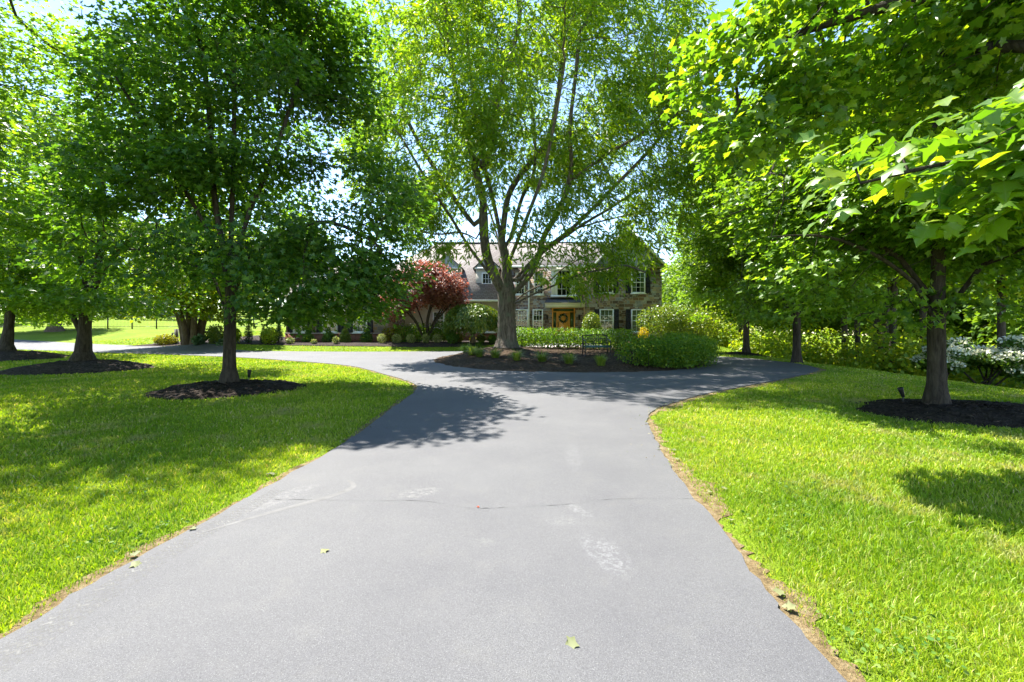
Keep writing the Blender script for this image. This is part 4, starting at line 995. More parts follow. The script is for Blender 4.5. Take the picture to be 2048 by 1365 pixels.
tree2 = tree('forked_tree', 'thick trunked tree forking low on a greyish mulch mound', L,
    [(-1, 0, [(x, y, z), (x + .05, y, 1.2), (x + .12, y, 2.0), (x + .45, y, 3.3), (x + .7, y, 5.2), (x + .5, y, 8), (x + .6, y, 11)]),
     (0, .1, [(x - .3, y - .05, 1.85), (x - .8, y - .1, 2.45), (x - 1.5, y - .2, 2.95), (x - 2.4, y - .3, 4.2), (x - 3.2, y - .2, 5.6)]),
     (0, .2, [(x - .1, y + .2, 3.0), (x - .5, y + .3, 4.6), (x - .9, y + .2, 7)]),
     (0, .22, [(x + 1.1, y - .3, 3.6), (x + 2.2, y - .5, 4.6), (x + 3.4, y - .6, 5.8)])],
    [(-14.6, 15.8, 6.6, 5, 4.4, 4.2), (-13.0, 15.2, 3.5, 4.4, 3.4, 1.6, 1.4), (-17.4, 15.5, 3.5, 3.4, 3.2, 1.6, 1.2), (-14.2, 14.6, 2.6, 3.4, 2, .6, 1.), (-14.6, 15.8, 10.2, 3.6, 3.4, 3.2)],
    1900, 'maplemid', M['maple'], M['bark'], .2, 102, 17, .135, flare=.7, rad=.45, flat=.1, thr=.17, scale=1.0)
t3 = dup(tree2, (-22.9, 20.6, zg(-22.9, 20.6) - .05), 2.3, .97, 'low forking leaning tree on the mulch mound cut off by the edge of the photo'); t3.rotation_euler = (.05, .1, 2.3)
dup(tree2, (-11.2, 5.6, 0), 2.7, .82, 'leafy maple standing nearest the camera across the lawn, its trunk out of frame')
L = (7.75, 8.3, zg(7.75, 8.3) - .03); x, y, z = L
mapleB = tree('maple_tree', 'maple with sunlit streak on its trunk in the black mulch bed', L,
    [(-1, 0, [(x, y, z), (x - .01, y, 1.2), (x + .02, y, 2.6), (x + .03, y, 4.4), (x - .05, y, 6.6), (x, y, 9.5), (x, y, 11.5)]),
     (0, .13, [(x - .5, y - .1, 2.3), (x - 1.2, y - .2, 2.75), (x - 2.2, y - .3, 3.1), (x - 3.2, y - .3, 3.1)]),
     (0, .17, [(x - .5, y + .2, 2.8), (x - 1.4, y + .4, 3.5), (x - 2.4, y + .5, 4.4)]),
     (0, .16, [(x + .6, y - .2, 2.6), (x + 1.6, y - .3, 3.0), (x + 2.8, y - .2, 3.1)]),
     (0, .3, [(x + .5, y, 4.2), (x + 1.2, y + .2, 6), (x + 1.8, y + .2, 8)])],
    [(8.1, 8.6, 6.4, 3.5, 3.2, 3.8), (7.4, 8.4, 2.75, 2.7, 2.3, 1.2, 1.3), (9.4, 8.5, 2.6, 2.6, 2.2, 1.2, 1.3), (8, 8.6, 4.3, 3.7, 3.1, 1.6), (8.6, 8.2, 1.85, 2.4, 1.5, .75, 3.2), (6.9, 7.35, 2.1, 1.6, .6, .95, 5.5), (7.2, 7.5, 3.4, 1.5, .6, .8, 3.), (6.3, 8.6, 4.4, 2.4, 2.6, 1.9, .8), (8, 8.6, 9.2, 2.4, 2.2, 1.8)],
    2500, 'maplemid', M['maple'], M['bark'], .128, 103, 20, .118, flare=.5, rad=.42, flat=.09, thr=.12, scale=1.0)
dup(mapleB, (11.7, 18.7, zg(11.7, 18.7) - .05), 3.6, (1.1, 1.1, 1.12), 'maple at the tip of the turning circle, second of its row')
dup(mapleB, (12.35, 24.0, zg(12.3, 24) - .05), 1.5, (1.12, 1.12, 1.15), 'farthest maple of the row along the turning circle, in a small mulch ring')
# maple just outside the frame whose sprays hang into it
L = (6.4, 3.4, -.03); x, y, z = L
tree('near_maple', 'close maple whose big bright leaves hang in from the edge of the photo', L,
    [(-1, 0, [(x, y, z), (x, y, 1.5), (x + .05, y, 3), (x, y, 5), (x, y, 8), (x, y, 10)]),
     (0, .14, [(x - .7, y - .2, 2.05), (x - 1.8, y - .6, 2.3), (x - 3, y - .85, 2.55), (x - 4.0, y - 1.0, 2.42), (x - 4.6, y - 1.05, 2.28)]),
     (0, .3, [(x - .6, y + .4, 4.2), (x - 1.0, y + 1.6, 5.3), (x - 2.0, y + 2.6, 5.6), (x - 3.0, y + 3.0, 5.4)]),
     (0, .25, [(x - .5, y + .6, 3.6), (x - .6, y + 1.6, 4.6), (x - .9, y + 2.7, 5.2)]),
     (0, .3, [(x + .8, y, 4.2), (x + 2, y, 5.2)])],
    [(5.3, 5.9, 5.4, 2.4, 1.2, 1.1, 1.1), (3.2, 5.8, 4.6, 1.1, .7, 1.0, 2.0), (2.7, 5.4, 3.75, .7, .45, .35, 2.), (6.4, 5.6, 6.9, 2.3, 1.7, 1.6, .5), (3.05, 2.45, 2.42, 1.25, .42, .24, 9.), (3.5, 2.6, 2.74, .9, .4, .22, 8.), (6.6, 3.4, 7, 2.6, 2.6, 2.6, .35)],
    1250, 'maple', M['maple_near'], M['bark'], .2, 104, 18, .105, rad=.30, flat=.07, droop=.3, tilt=.35, scale=2.0, kill=.3, step=.25)
# locust in the island
TX, TY = -.26, 21.5; TZ = zg(TX, TY) - .03
def lim(pts, d0, d1):
    n = len(pts); return [at(px, py, TY + d0 + (d1 - d0) * i / max(1, n - 1)) for i, (px, py) in enumerate(pts)]
sk = [(-1, 0, [(TX, TY, TZ), at(1014, 660, TY), at(1013, 620, TY), at(1013, 590, TY), at(1013, 546, TY), at(1011, 511, TY + .1), at(1005, 476, TY + .3), at(1014, 403, TY + .6), at(1030, 366, TY + .8), at(1064, 322, TY + 1), at(1088, 293, TY + 1.1), at(1106, 250, TY + 1.2), at(1120, 160, TY + 1.3), at(1128, 60, TY + 1.2), at(1130, -40, TY + 1)]),
      (0, .16, lim([(1004, 583), (986, 546), (974, 513), (969, 480), (967, 440), (966, 403), (957, 360), (943, 311), (925, 230), (905, 140), (890, 40)], -.1, -1.6)),
      (1, .52, lim([(972, 340), (978, 319), (989, 238), (1004, 165), (1022, 102), (1037, 55), (1042, -30)], -1.0, -1.8)),
      (1, .28, lim([(952, 478), (920, 465), (876, 469), (828, 461), (790, 455)], -.6, -3.2)),
      (1, .30, lim([(948, 450), (920, 414), (876, 348), (828, 267), (800, 200), (780, 110)], -.3, 1.5)),
      (0, .26, lim([(1022, 476), (1044, 396), (1066, 352), (1070, 280), (1062, 200)], .3, 3.2)),
      (0, .15, lim([(1030, 583), (1062, 548), (1078, 509), (1088, 472), (1114, 428), (1136, 374), (1143, 322), (1139, 264), (1150, 160), (1160, 60)], -.2, -2.6)),
      (6, .5, lim([(1150, 355), (1176, 337), (1220, 304), (1279, 271), (1330, 220)], -1.5, -3.4)),
      (0, .18, lim([(1030, 559), (1067, 520), (1120, 480), (1176, 443), (1220, 417), (1264, 388), (1315, 362), (1360, 344)], .1, 2.4)),
      (0, .12, lim([(1029, 603), (1056, 583), (1100, 562), (1122, 540), (1166, 515), (1215, 498), (1270, 470)], .1, 3.4)),
      (0, .11, lim([(1034, 606), (1065, 590), (1100, 575), (1137, 559), (1166, 547), (1210, 539), (1245, 530), (1290, 545)], -.3, -2.8)),
      (0, .2, lim([(1020, 520), (1040, 470), (1060, 420), (1085, 350), (1110, 240), (1130, 120)], -.6, -4.5)),
      (0, .2, lim([(1005, 520), (985, 440), (955, 360), (930, 250)], .6, 4.5)),
      (1, .08, lim([(985, 555), (942, 500), (905, 440), (875, 395), (835, 330), (800, 270)], -.3, -2.6)),
      (0, .17, lim([(1040, 560), (1090, 500), (1150, 452), (1230, 372), (1300, 300), (1345, 240)], -.2, -1.6)),
      (0, .22, lim([(1010, 540), (1000, 470), (986, 400), (962, 300), (945, 180), (932, 60)], .2, .8)),
      (8, .35, lim([(1150, 458), (1215, 440), (1290, 425), (1350, 430)], .6, 1.4))]
c = lambda px, py, d, rx, ry, rz, w=1.: tuple(at(px, py, TY + d)) + (rx, ry, rz, w)
locust = tree('locust_tree', 'large spreading locust with many rising limbs in the circle island', (TX, TY, TZ), sk,
    [c(1065, 140, -.8, 7.6, 7.2, 5.2), c(1060, -40, -.5, 5.8, 5.6, 3.6), c(880, 330, -1, 3.5, 5.0, 2.7), c(1265, 300, -.6, 3.9, 5.2, 2.8), c(765, 250, 0, 1.7, 2.2, 2.4, 1.8), c(735, 335, -1, 1.3, 1.8, 1.5, 1.6), c(765, 110, 0, 1.9, 2.4, 2.4, 1.6), c(1390, 250, 0, 1.3, 2.0, 2.2, 2.2), c(1375, 110, 0, 1.4, 2.0, 1.8, 1.6), c(1340, 440, .5, 1.2, 1.6, 1.0, 1.6), c(900, 400, -2.5, 2.6, 2.4, 1.2, 1.3), c(810, 385, 0, 1.8, 2.4, 1.4, 1.2), c(1210, 400, -2.5, 2.6, 2.2, 1.3, 1.3), c(1320, 400, -.5, 1.9, 2.6, 1.6, 1.2), c(850, 455, -2, 2.1, 2, .8, 1.5), c(1240, 510, -1.2, 2.7, 2.0, 1.25, 1.8), c(1120, 560, -2.2, 1.4, .9, .4, 1.3), c(905, 475, -2.5, 2.4, 1.8, .8, 1.5), c(1050, 440, -3, 2.2, 1.5, 1.0, 1.1), c(1180, 565, -2, 2.2, 1.2, .6, 1.5), c(935, 545, -2.6, 1.3, .9, .5, 1.), c(890, 510, -1.5, 1.8, 1.2, .5, 1.2), c(1060, 505, -2.4, 1.7, 1.0, .6, 1.), c(1290, 470, 2, 1.7, 2, 1.4, 1.2), c(1110, 500, -3, 2.0, 1.4, .9, .8), c(960, 590, -1.5, .5, .5, .35, 1.2)],
    5600, 'frond', M['locust'], M['bark_locust'], .42, 105, 15, .25, rad=.24, flat=.15, droop=.45, tilt=.75, scale=1.0, thr=-.02, hollow=.4, limb_min=.10, max_limbs=14, fixmin=.04, step=.38, kill=.5, fold=.15, curl=.35, flare=.38)
# clump of stems by the far end of the drive
L = (-20.8, 29.6, zg(-20.8, 29.6) - .03); x, y, z = L
tree('multi_stem_tree', 'pale green tree with a clump of thick tan stems at the drive end', L,
    [(-1, 0, [(x, y, z), (x - .1, y, 1.2), (x - .3, y, 3), (x - .5, y, 5), (x - .6, y, 7)])] +
    [(0, 0., [(x + .45 * math.cos(q), y + .35 * math.sin(q), z + .1), (x + .65 * math.cos(q), y + .55 * math.sin(q), 1.6), (x + 1.3 * math.cos(q), y + 1.2 * math.sin(q), 3.4), (x + 2.2 * math.cos(q), y + 2 * math.sin(q), 5)]) for q in (.2, 1.3, 2.4, 3.4, 4.4, 5.4)],
    [(x, y, 5.2, 4.6, 4, 2.9), (x - 1.6, y - 1, 3.1, 3.2, 2.8, 1.1), (x + 2.2, y - .6, 3.2, 3.2, 2.6, 1.3)], 900, 'diamond', M['understory'], M['bark_tan'], .34, 106, 18, .24, rad=.55, step=.45, kill=.6, flare=.15, limb_min=.08, bole=.21)
# red japanese maple in front of the siding
L = (-5.65, 29.9, zg(-5.65, 29.9)); x, y, z = L
tree('japanese_maple', 'red leaved multi stemmed japanese maple before the beige siding', L,
    [(-1, 0, [(x, y, z), (x + .1, y, 1.1), (x + .1, y, 1.9), (x + .4, y, 3.2), (x + .3, y, 4.6)])] +
    [(0, .05, [(x + dx * .35, y + dy * .3, z + .7), (x + dx * .7, y + dy * .6, 1.8), (x + dx * 1.5, y + dy, 2.7), (x + dx * 2.3, y + dy * 1.2, 3.5)]) for dx, dy in ((-1, -.4), (1, -.3), (-.5, .8), (.6, .9), (-.75, -1), (.8, .2))],
    [(x + .1, y, 4.1, 2.55, 2.1, 1.35), (x - 1.9, y - .4, 2.9, 1.1, 1.3, .95, 1.4), (x + 1.6, y, 3.5, 1.2, 1.5, 1.1), (x, y, 5.0, 1.5, 1.4, .8)], 950, 'maplemid', M['red'], M['bark'], .2, 107, 13, .15, rad=.3, flat=.12, droop=.4, scale=2., step=.25, kill=.32, flare=.2, limb_min=.05)
# weeping standard with mushroom crown
L = (-2.5, 28.9, zg(-2.5, 28.9)); x, y, z = L; r = np.random.default_rng(8)
um = thing('weeping_tree', 'small weeping tree with mushroom shaped clipped crown on one short trunk', 'tree', L)
m = MB(); pts = spline([(x, y, z - .05), (x + .03, y, z + .45), (x - .02, y, z + .9), (x + .02, y, z + 1.6)], 5); m.tube(pts, np.linspace(.16, .11, len(pts)) + .05 * np.exp(-np.linspace(0, 5, len(pts))), 9, cap=False)
for q in range(11):
    b = q * .571; R1 = 1.5 * r.uniform(.8, 1.05)
    pp = spline([(x, y, z + 1.0), (x + R1 * .4 * math.cos(b), y + R1 * .4 * math.sin(b), z + 1.75), (x + R1 * .85 * math.cos(b), y + R1 * .85 * math.sin(b), z + 1.7), (x + R1 * 1.05 * math.cos(b), y + R1 * 1.05 * math.sin(b), z + 1.1)], 5); m.tube(pp, np.linspace(.05, .012, len(pp)), 5, cap=False)
m.build('trunk', M['bark_tan'], um, True)
n = 14000; a = r.uniform(0, 6.283, n); u = r.uniform(0, 1, n); el = np.arcsin(np.clip(u ** .8, 0, 1)); lay = r.uniform(0, 1, n)
rad = 1 - .25 * lay ** 2 + .07 * np.sin(a * 5 + 2) * np.cos(el) + .05 * np.sin(a * 9)
P = np.column_stack([1.78 * rad * np.cos(el) * np.cos(a), 1.6 * rad * np.cos(el) * np.sin(a), 1.12 + 1.38 * rad * np.sin(el) ** .9])
P[:, 2] -= np.where(np.sin(el) < .35, r.uniform(0, .5, n) * (.6 + .4 * np.sin(a * 4)), 0); k = (np.cos(a) < .55) | (P[:, 2] > 0)
low = (np.sin(a) < -.2) & (r.uniform(0, 1, n) < .12); P[low] = P[low] * [.55, .75, 1]; P[low, 2] = 1.15 + .25 * r.normal(size=low.sum())
dr = np.column_stack([np.cos(a), np.sin(a), -1.2 + 0 * a]) + .5 * r.normal(size=(n, 3)); nr = P - [0, 0, .4] + .5 * r.normal(size=(n, 3))
leaves('crown', M['weeping'], um, P, dr, nr, .13 * (1 + .35 * r.uniform(-1, 1, n)), 'oval', r, .25, .3)

# distant trees, woods
B1 = tree('deciduous_tree', 'x', (0, 0, 0), [(-1, 0, [(0, 0, 0), (.1, 0, 3), (0, .1, 6), (.1, 0, 10), (0, 0, 14)])],
    [(0, 0, 8.5, 5, 5, 5), (0, 0, 12, 3.4, 3.4, 3.6), (-2.5, 1, 6, 3.4, 3.4, 2.4), (2.5, -1, 5.6, 3.4, 3.4, 2.4)], 900, 'diamond', M['backtree'], M['bark_far'], .28, 201, 17, .42, rad=.8, flat=.3, step=.7, kill=.9, tilt=.7, max_limbs=4)
B2 = tree('slender_tree', 'x', (0, 0, 0), [(-1, 0, [(0, 0, 0), (.15, 0, 3), (.1, .1, 6), (.3, 0, 10), (.2, 0, 14)])],
    [(0, 0, 10, 3.2, 3.2, 4.4), (0, 0, 13.5, 2.4, 2.4, 2.8)], 600, 'diamond', M['understory'], M['bark_far'], .17, 202, 16, .34, rad=.7, flat=.25, step=.6, kill=.8, tilt=.7, max_limbs=4)
B3 = tree('evergreen_tree', 'large dark evergreen tree standing behind the metal fence', (0, 0, 0), [(-1, 0, [(0, 0, 0), (0, 0, 4), (0, 0, 9), (0, 0, 15)])],
    [(0, 0, 3.6, 4.2, 4.2, 1.3), (0, 0, 5.6, 3.8, 3.8, 1.6), (0, 0, 8.6, 2.9, 2.9, 2.2), (0, 0, 11.8, 1.9, 1.9, 2.2), (0, 0, 14.4, .9, .9, 1.6)], 900, 'narrow', M['evergreen'], M['bark_tan'], .42, 203, 26, .45, rad=.75, flat=.15, droop=.5, step=.6, kill=.8, max_limbs=4)
def put(src, px, Y, rz, sc, label, group=None, first=[None]):
    X = (px - 1024) / F * Y; loc = (X, Y, zg(X, Y) - .05)
    return dup(src, loc, rz, sc, label, group)
X = (110 - 1024) / F * 40.5; B3.location = (X, 40.5, zg(X, 40.5) - .05)
GB = 'tall trees beyond the metal fence'; LB = 'tall green tree standing beyond the metal fence'
spots = [(-200, 52, .3, 1.05), (20, 60, 1.2, 1.1), (150, 95, 2.2, 1.15), (330, 84, 4.2, 1.1), (-60, 48, .9, .9), (420, 66, 2.9, 1.1), (500, 88, 5.1, 1.1)]
for i, (px, Y, rz, sc) in enumerate(spots): put(B1, px, Y, rz, sc, LB, GB)
B1.location = ((600 - 1024) / F * 66, 66, zg((600 - 1024) / F * 66, 66)); B1['label'] = 'tall green tree behind the stone garage wing'
put(B1, 735, 78, 1.9, .72, 'small tree showing low above the garage roof')
GR = 'woodland trees down the slope past the lawn'; LR = 'leafy woodland tree down the slope past the lawn'
spots = [(1395, 47, .4, .72), (1345, 60, 2.0, .7), (1470, 44, 3.1, .95), (1540, 52, 4.3, 1.1), (1640, 46, 1.1, 1.1), (1750, 40, 5.0, 1.1), (1850, 46, 2.7, 1.15), (1960, 38, .2, 1.1), (2080, 34, 1.4, 1.1), (2200, 28, 3.3, 1.05), (1900, 62, 4, 1.2), (1600, 70, 3.7, 1.25)]
for px, Y, rz, sc in spots: put(B1, px, Y, rz, sc, LR, GR)
GS = 'slender woodland trunks at the lawn edge'; LS = 'slender trunked tree at the edge of the woods'
spots = [(1479, 30, .5, .8), (1690, 26, 1.2, .85), (1720, 25, 2.5, .8), (1758, 23, .4, .9), (1773, 22, 3.6, .95), (1783, 21.5, 4.4, .8), (1840, 24, 5.3, .9), (2010, 22, 1.8, .9)]
X = (1748 - 1024) / F * 25; B2.location = (X, 25, zg(X, 25)); B2['label'] = LS; B2['group'] = GS
for px, Y, rz, sc in spots: put(B2, px, Y, rz, sc, LS, GS)
# undergrowth of the woods
r = np.random.default_rng(61); cs = []
while len(cs) < 330:
    x, y = (r.uniform(12, 30), r.uniform(10, 44)) if len(cs) < 210 else (r.uniform(12, 56), r.uniform(8, 66))
    if x > 14.2 + .1 * max(0, 30 - y) and not (y < 18.5 and x < 24 + .0 * y) or (y > 30 and x > 13): cs.append((x, y, r.uniform(.8, 1.9), r.uniform(.5, 1.5)))
cs = np.array(cs); n = 120000; k = r.integers(len(cs), size=n); d = r.normal(size=(n, 3)); d[:, 2] = np.abs(d[:, 2]); d /= np.linalg.norm(d, axis=1)[:, None]
P = np.column_stack([cs[k, 0], cs[k, 1], terr(cs[k, 0], cs[k, 1])]) + d * np.column_stack([cs[k, 2], cs[k, 2], cs[k, 3] * 2.1]) * (1 - .5 * r.uniform(0, 1, n) ** 2)[:, None]
o = leaves('undergrowth', M['understory'], None, P, r.normal(size=(n, 3)), d + [0, 0, .6] + .5 * r.normal(size=(n, 3)), .12 + .14 * r.uniform(0, 1, n), 'diamond', r); tag(o, kind='stuff')
# white flowering shrubs
def viburnum(px, py, Y, w, h, seed, label):
    X = (px - 1024) / F * Y; g = zg(X, Y); r = np.random.default_rng(seed); root = thing('flowering_shrub', label, 'shrub', (X, Y, g))
    E = []
    for q in range(16): E.append((X + r.uniform(-1, 1) * w * .75, Y + r.uniform(-.6, .6) * w, g + h * r.uniform(.45, .95), w * .36, w * .34, h * .13))
    E = np.array(E); n = 4200; k = r.integers(len(E), size=n); d = r.normal(size=(n, 3)); d /= np.linalg.norm(d, axis=1)[:, None]
    P = E[k, :3] + d * E[k, 3:6] * r.uniform(.5, 1, n)[:, None]
    leaves('foliage', M['viburnum'], root, P, r.normal(size=(n, 3)), [0, 0, 1.] + .5 * r.normal(size=(n, 3)), .1 + .05 * r.uniform(0, 1, n), 'oval', r, place=(X, Y, g))
    n = 1900; k = r.integers(len(E), size=n); a = r.uniform(0, 6.283, n); q = np.sqrt(r.uniform(0, 1, n)); top = E[k, :3] + np.column_stack([np.cos(a) * q * E[k, 3], np.sin(a) * q * E[k, 4], E[k, 5] * np.sqrt(1 - q * q * .9) + .04 * r.normal(size=n)])
    leaves('blossom', M['blossom'], root, top, r.normal(size=(n, 3)), [0, 0, 1.] + .45 * r.normal(size=(n, 3)), .1 + .05 * r.uniform(0, 1, n), 'oval', r, place=(X, Y, g))
    for q in range(7):
        e = E[q]; m = MB(); b = (X + r.uniform(-.3, .3) * w, Y + r.uniform(-.2, .2) * w, g - .05)
        b = (b[0], b[1], zg(b[0], b[1]) - .05); pp = spline([b, ((b[0] + e[0]) / 2, (b[1] + e[1]) / 2, g + h * .3), e[:3]], 5); m.tube(pp, np.linspace(.05, .015, len(pp)), 5, cap=False); m.build('stem', M['bark'], root, True)
viburnum(1885, 742, 17.5, .8, 1.35, 71, 'smallest white flowering shrub, half hidden behind the maple trunk')
viburnum(1965, 742, 17.5, 1.5, 1.95, 72, 'broad layered shrub covered in white blossom below the lawn')
viburnum(2075, 742, 17.0, 1.5, 2.0, 73, 'brightest white flowering shrub, cut by the edge of the photo')

# ------------------------------------------------------------------ shrubs and plants near the house
def S1(px, py, w_px, top, lab, mat, seed, n=900, size=.075, nm='clipped_shrub', grp=None, cone=False, leaf='oval', Y=None, squash=1., **kw):
    p = hit(px, py) if Y is None else np.array([(px - 1024) / F * Y, Y, 0]); p[2] = zg(p[0], p[1]); Yp = p[1]
    rx = w_px / 2 / F * Yp; h = CH + (YH - top) / F * Yp - p[2]; x, y, z = p
    if cone: E = [(x, y, z + h * .22, rx, rx, h * .26), (x, y, z + h * .45, rx * .82, rx * .82, h * .26), (x, y, z + h * .7, rx * .5, rx * .5, h * .22), (x, y, z + h * .88, rx * .22, rx * .22, h * .14)]
    else: E = [(x, y, z + h * .5, rx, rx * squash, h * .52)]
    return shrub(nm, lab, p, E, n, size, mat, seed, leaf, 4, 'shrub', grp, **kw)
for i, (px, lab) in enumerate(((617, 'cone shaped shrub under the garage window farthest from the door'), (657, 'cone shaped shrub, second from the far end of the garage wall'), (690, 'cone shaped shrub between the two nearer garage windows'), (733, 'cone shaped shrub at the stone garage corner'))):
    S1(px, 686, 25, 655 if i else 660, lab, M['boxwood'] if i != 2 else M['weeping'], 300 + i, 1300, .08, 'conical_shrub', 'cone shaped shrubs along the garage', True)
for i, (px, lab) in enumerate(((764, 'pale variegated ball shrub beside the golden bushes'), (793, 'pale variegated ball shrub, second of five from the golden bushes'), (822, 'pale variegated ball shrub, middle one of the row of five'), (852, 'pale variegated ball shrub just before the red maple stems'), (875, 'pale variegated ball shrub at the far end of the row of five'))):
    S1(px, 687, 18.5 if i != 3 else 16, 669, lab, M['variegated'], 310 + i, 900, .055, 'ball_shrub', 'pale ball shrubs along the bed edge', shell=.35)
S1(918, 686, 18, 668, 'yellow green round shrub below the dark shutter', M['gold'], 320, 800, .07, 'round_shrub')
S1(962, 686, 17, 670, 'round clipped shrub just behind the weeping tree trunk', M['weeping'], 321, 800, .07, 'round_shrub')
S1(984, 688, 17, 671, 'round clipped shrub touching the locust trunk', M['boxwood'], 322, 800, .07, 'round_shrub')
S1(945, 685, 14, 672, 'little yellow shrub at the weeping tree foot', M['gold'], 323, 500, .06, 'round_shrub')
S1(755, 683, 40, 648, 'golden leaved bush at the stone corner', M['gold'], 324, 1500, .1, 'golden_bush', clumpy=.12)
S1(785, 684, 44, 651, 'yellow and green bush between golden bush and dark hedge', M['gold'], 325, 1600, .1, 'golden_bush', clumpy=.12)
hd = hit(855, 684); Yh = 30.2
shrub('evergreen_hedge', 'dark evergreen hedge below the red japanese maple', (wx(855, Yh), Yh, zg(wx(855, Yh), Yh)), [(wx(q, Yh), Yh + .1 * (i % 2), zg(wx(q, Yh), Yh) + .62, .62, .55, .68) for i, q in enumerate(range(808, 912, 15))], 5200, .09, M['hedge'], 330, 'oval', 12, 'hedge', clumpy=.08)
S1(905, 688, 26, 660, 'dark leafy shrub at the hedge end beside the weeping tree', M['boxwood'], 331, 1200, .09, 'leafy_shrub', clumpy=.1)
for px, top, w, lab in ((497, 638, 17, 'tallest narrow dark arborvitae right behind the maple trunk'), (527, 652, 13, 'smallest narrow arborvitae of the dark row'), (558, 640, 16, 'narrow dark arborvitae nearest the garage wall')):
    S1(px, 687, w, top, lab, M['evergreen'], px, 1500, .1, 'arborvitae', 'dark arborvitae by the garage end', True, 'narrow')
S1(430, 687, 34, 652, 'mid green bush beside the multi stemmed tree', M['weeping'], 340, 1400, .11, 'leafy_shrub', clumpy=.12)
S1(466, 688, 26, 655, 'light feathery bush between the maple trunk and multi stemmed tree', M['understory'], 341, 1200, .12, 'leafy_shrub', clumpy=.12)
S1(540, 688, 30, 655, 'tall soft green perennial between two arborvitae', M['understory'], 342, 1000, .12, 'leafy_shrub', clumpy=.12)
S1(332, 690, 46, 671, 'bright yellow ground covering bush at the bed end', M['gold'], 343, 1600, .1, 'golden_bush', clumpy=.15, squash=.7)
S1(399, 690, 20, 674, 'blue green hosta clump beside the tan stems', M['hosta'], 344, 260, .2, 'hosta', leaf='oval'); S1(445, 691, 14, 681, 'small pale hosta by the bed edge', M['hosta'], 345, 160, .16, 'hosta')
S1(580, 688, 14, 676, 'pale pink edged low plant by the brick base', M['variegated'], 346, 300, .09, 'low_plant'); S1(628, 688, 10, 679, 'tiny pale low plant beside the first cone shrub', M['variegated'], 347, 200, .08, 'low_plant'); S1(672, 688, 12, 674, 'pale low plant between two cone shrubs', M['variegated'], 348, 250, .08, 'low_plant')
# by the stone block
S1(1183, 690, 37, 627, 'tall rounded cone shrub beside the front door', M['weeping'], 350, 3200, .085, 'conical_shrub', None, False, Y=30.8, shell=.4)
Yr = 29.8
shrub('spreading_bush', 'huge rounded bush before the stone block windows', (wx(1340, Yr), Yr, zg(wx(1340, Yr), Yr)), [(wx(1322, Yr), Yr, 1.75, 1.55, 1.3, 1.15), (wx(1370, Yr), Yr + .3, 1.8, 1.6, 1.3, 1.15), (wx(1412, Yr), Yr + .6, 1.5, 1.3, 1.2, 1.0), (wx(1345, Yr), Yr - .3, 2.0, 1.3, 1, .9)], 9500, .10, M['weeping'], 351, 'oval', 9, 'bush', clumpy=.1, bmat=M['bark_tan'])
S1(1287, 690, 20, 655, 'small bright yellow shrub beneath the huge rounded bush', M['goldbright'], 352, 700, .07, 'yellow_shrub', Y=28.6)
# hedges in the island
def hedge(name, label, pts, w, h, n, seed, mat, size):
    E = []; P = spline(pts, 5)
    for i, p in enumerate(P): g = zg(p[0], p[1]); E.append((p[0], p[1], g + h * .55, w, w, h * .47))
    c = P[len(P) // 2]; return shrub(name, label, (c[0], c[1], zg(*c[:2])), E, n, size, mat, seed, 'oval', 60, 'hedge', shell=.5, clumpy=.06, stem_top=.4, spread=.8, boxy=5)
hedge('boxwood_hedge', 'long low evergreen hedge behind the metal bench', [(.35, 22.9), (1.6, 22.9), (3.0, 22.7), (4.4, 22.2), (5.5, 21.6)], .52, .98, 9500, 360, M['hedge'], .075)
hedge('boxwood_hedge', 'big block shaped evergreen hedge at the island edge beside the bench', [(4.5, 16.2), (5.4, 16.0), (6.3, 16.4), (6.95, 17.3), (7.2, 18.5), (7.0, 19.7)], .74, 1.0, 19000, 361, M['hedge'], .072)
# strappy clumps along the island
for i, (px, py, lab) in enumerate(((932, 706, 'darker strappy clump nearest the grass strip'), (958, 697, 'deep green strappy clump under the weeping tree'), (944, 712, 'strappy clump below the weeping tree, in front of two others'), (959, 715, 'yellow green strappy clump before the locust, at the left end of the row'), (991, 717, 'small strappy clump in front of the locust trunk'), (1034, 722, 'strappy clump just past the locust trunk'), (1084, 725, 'broad strappy clump midway between the locust and the bench'), (1138, 729, 'strappy clump before the hedge, next to the one below the bench'), (1202, 732, 'bright green tuft in front of the metal bench'))):
    p = hit(px, py); tuft('grass_clump', lab, p, 240, .56 if i < 8 else .45, .0075, M['liriope'] if i not in (0, 1) else M['boxwood'], 400 + i, 'strappy clumps along the island edge', 1.5 if i < 8 else .9)

# ------------------------------------------------------------------ bench
bp = hit(1192, 712); bx, by, bz = bp
bn = thing('garden_bench', 'dark green metal garden bench in front of the long hedge', 'bench', tuple(bp)); bn.rotation_euler = (0, 0, .12)
def lb(m): return m
W2 = .54
def bpart(name, fn, mat):
    m = MB(); fn(m); V = np.concatenate(m.v); return big(name, V, [np.concatenate(f) for f in m.f.values()], mat, bn)
def seat(m):
    for i in range(7): yy = -.30 + i * .068; m.box(-W2, W2, yy, yy + .058, .395 - .012 * abs(i - 3), .438 - .012 * abs(i - 3))
bpart('seat', seat, M['bench'])
def back(m):
    m.tube([(-W2, .2, .86), (0, .22, .885), (W2, .2, .86)], .026, 6); m.tube([(-W2, .17, .52), (W2, .17, .52)], .016, 6); m.tube([(-W2, .19, .72), (W2, .19, .72)], .008, 5)
    for i in range(13): xx = -W2 + .04 + i * (2 * W2 - .08) / 12; m.tube([(xx, .172, .52), (xx, .2, .865)], .013, 5)
    for i in range(6):
        cx = -W2 + .13 + i * (2 * W2 - .26) / 5; m.tube([(cx + .055 * math.cos(a), .192, .66 + .055 * math.sin(a)) for a in np.linspace(0, 6.283, 13)], .01, 4)
bpart('backrest', back, M['benchmetal'])
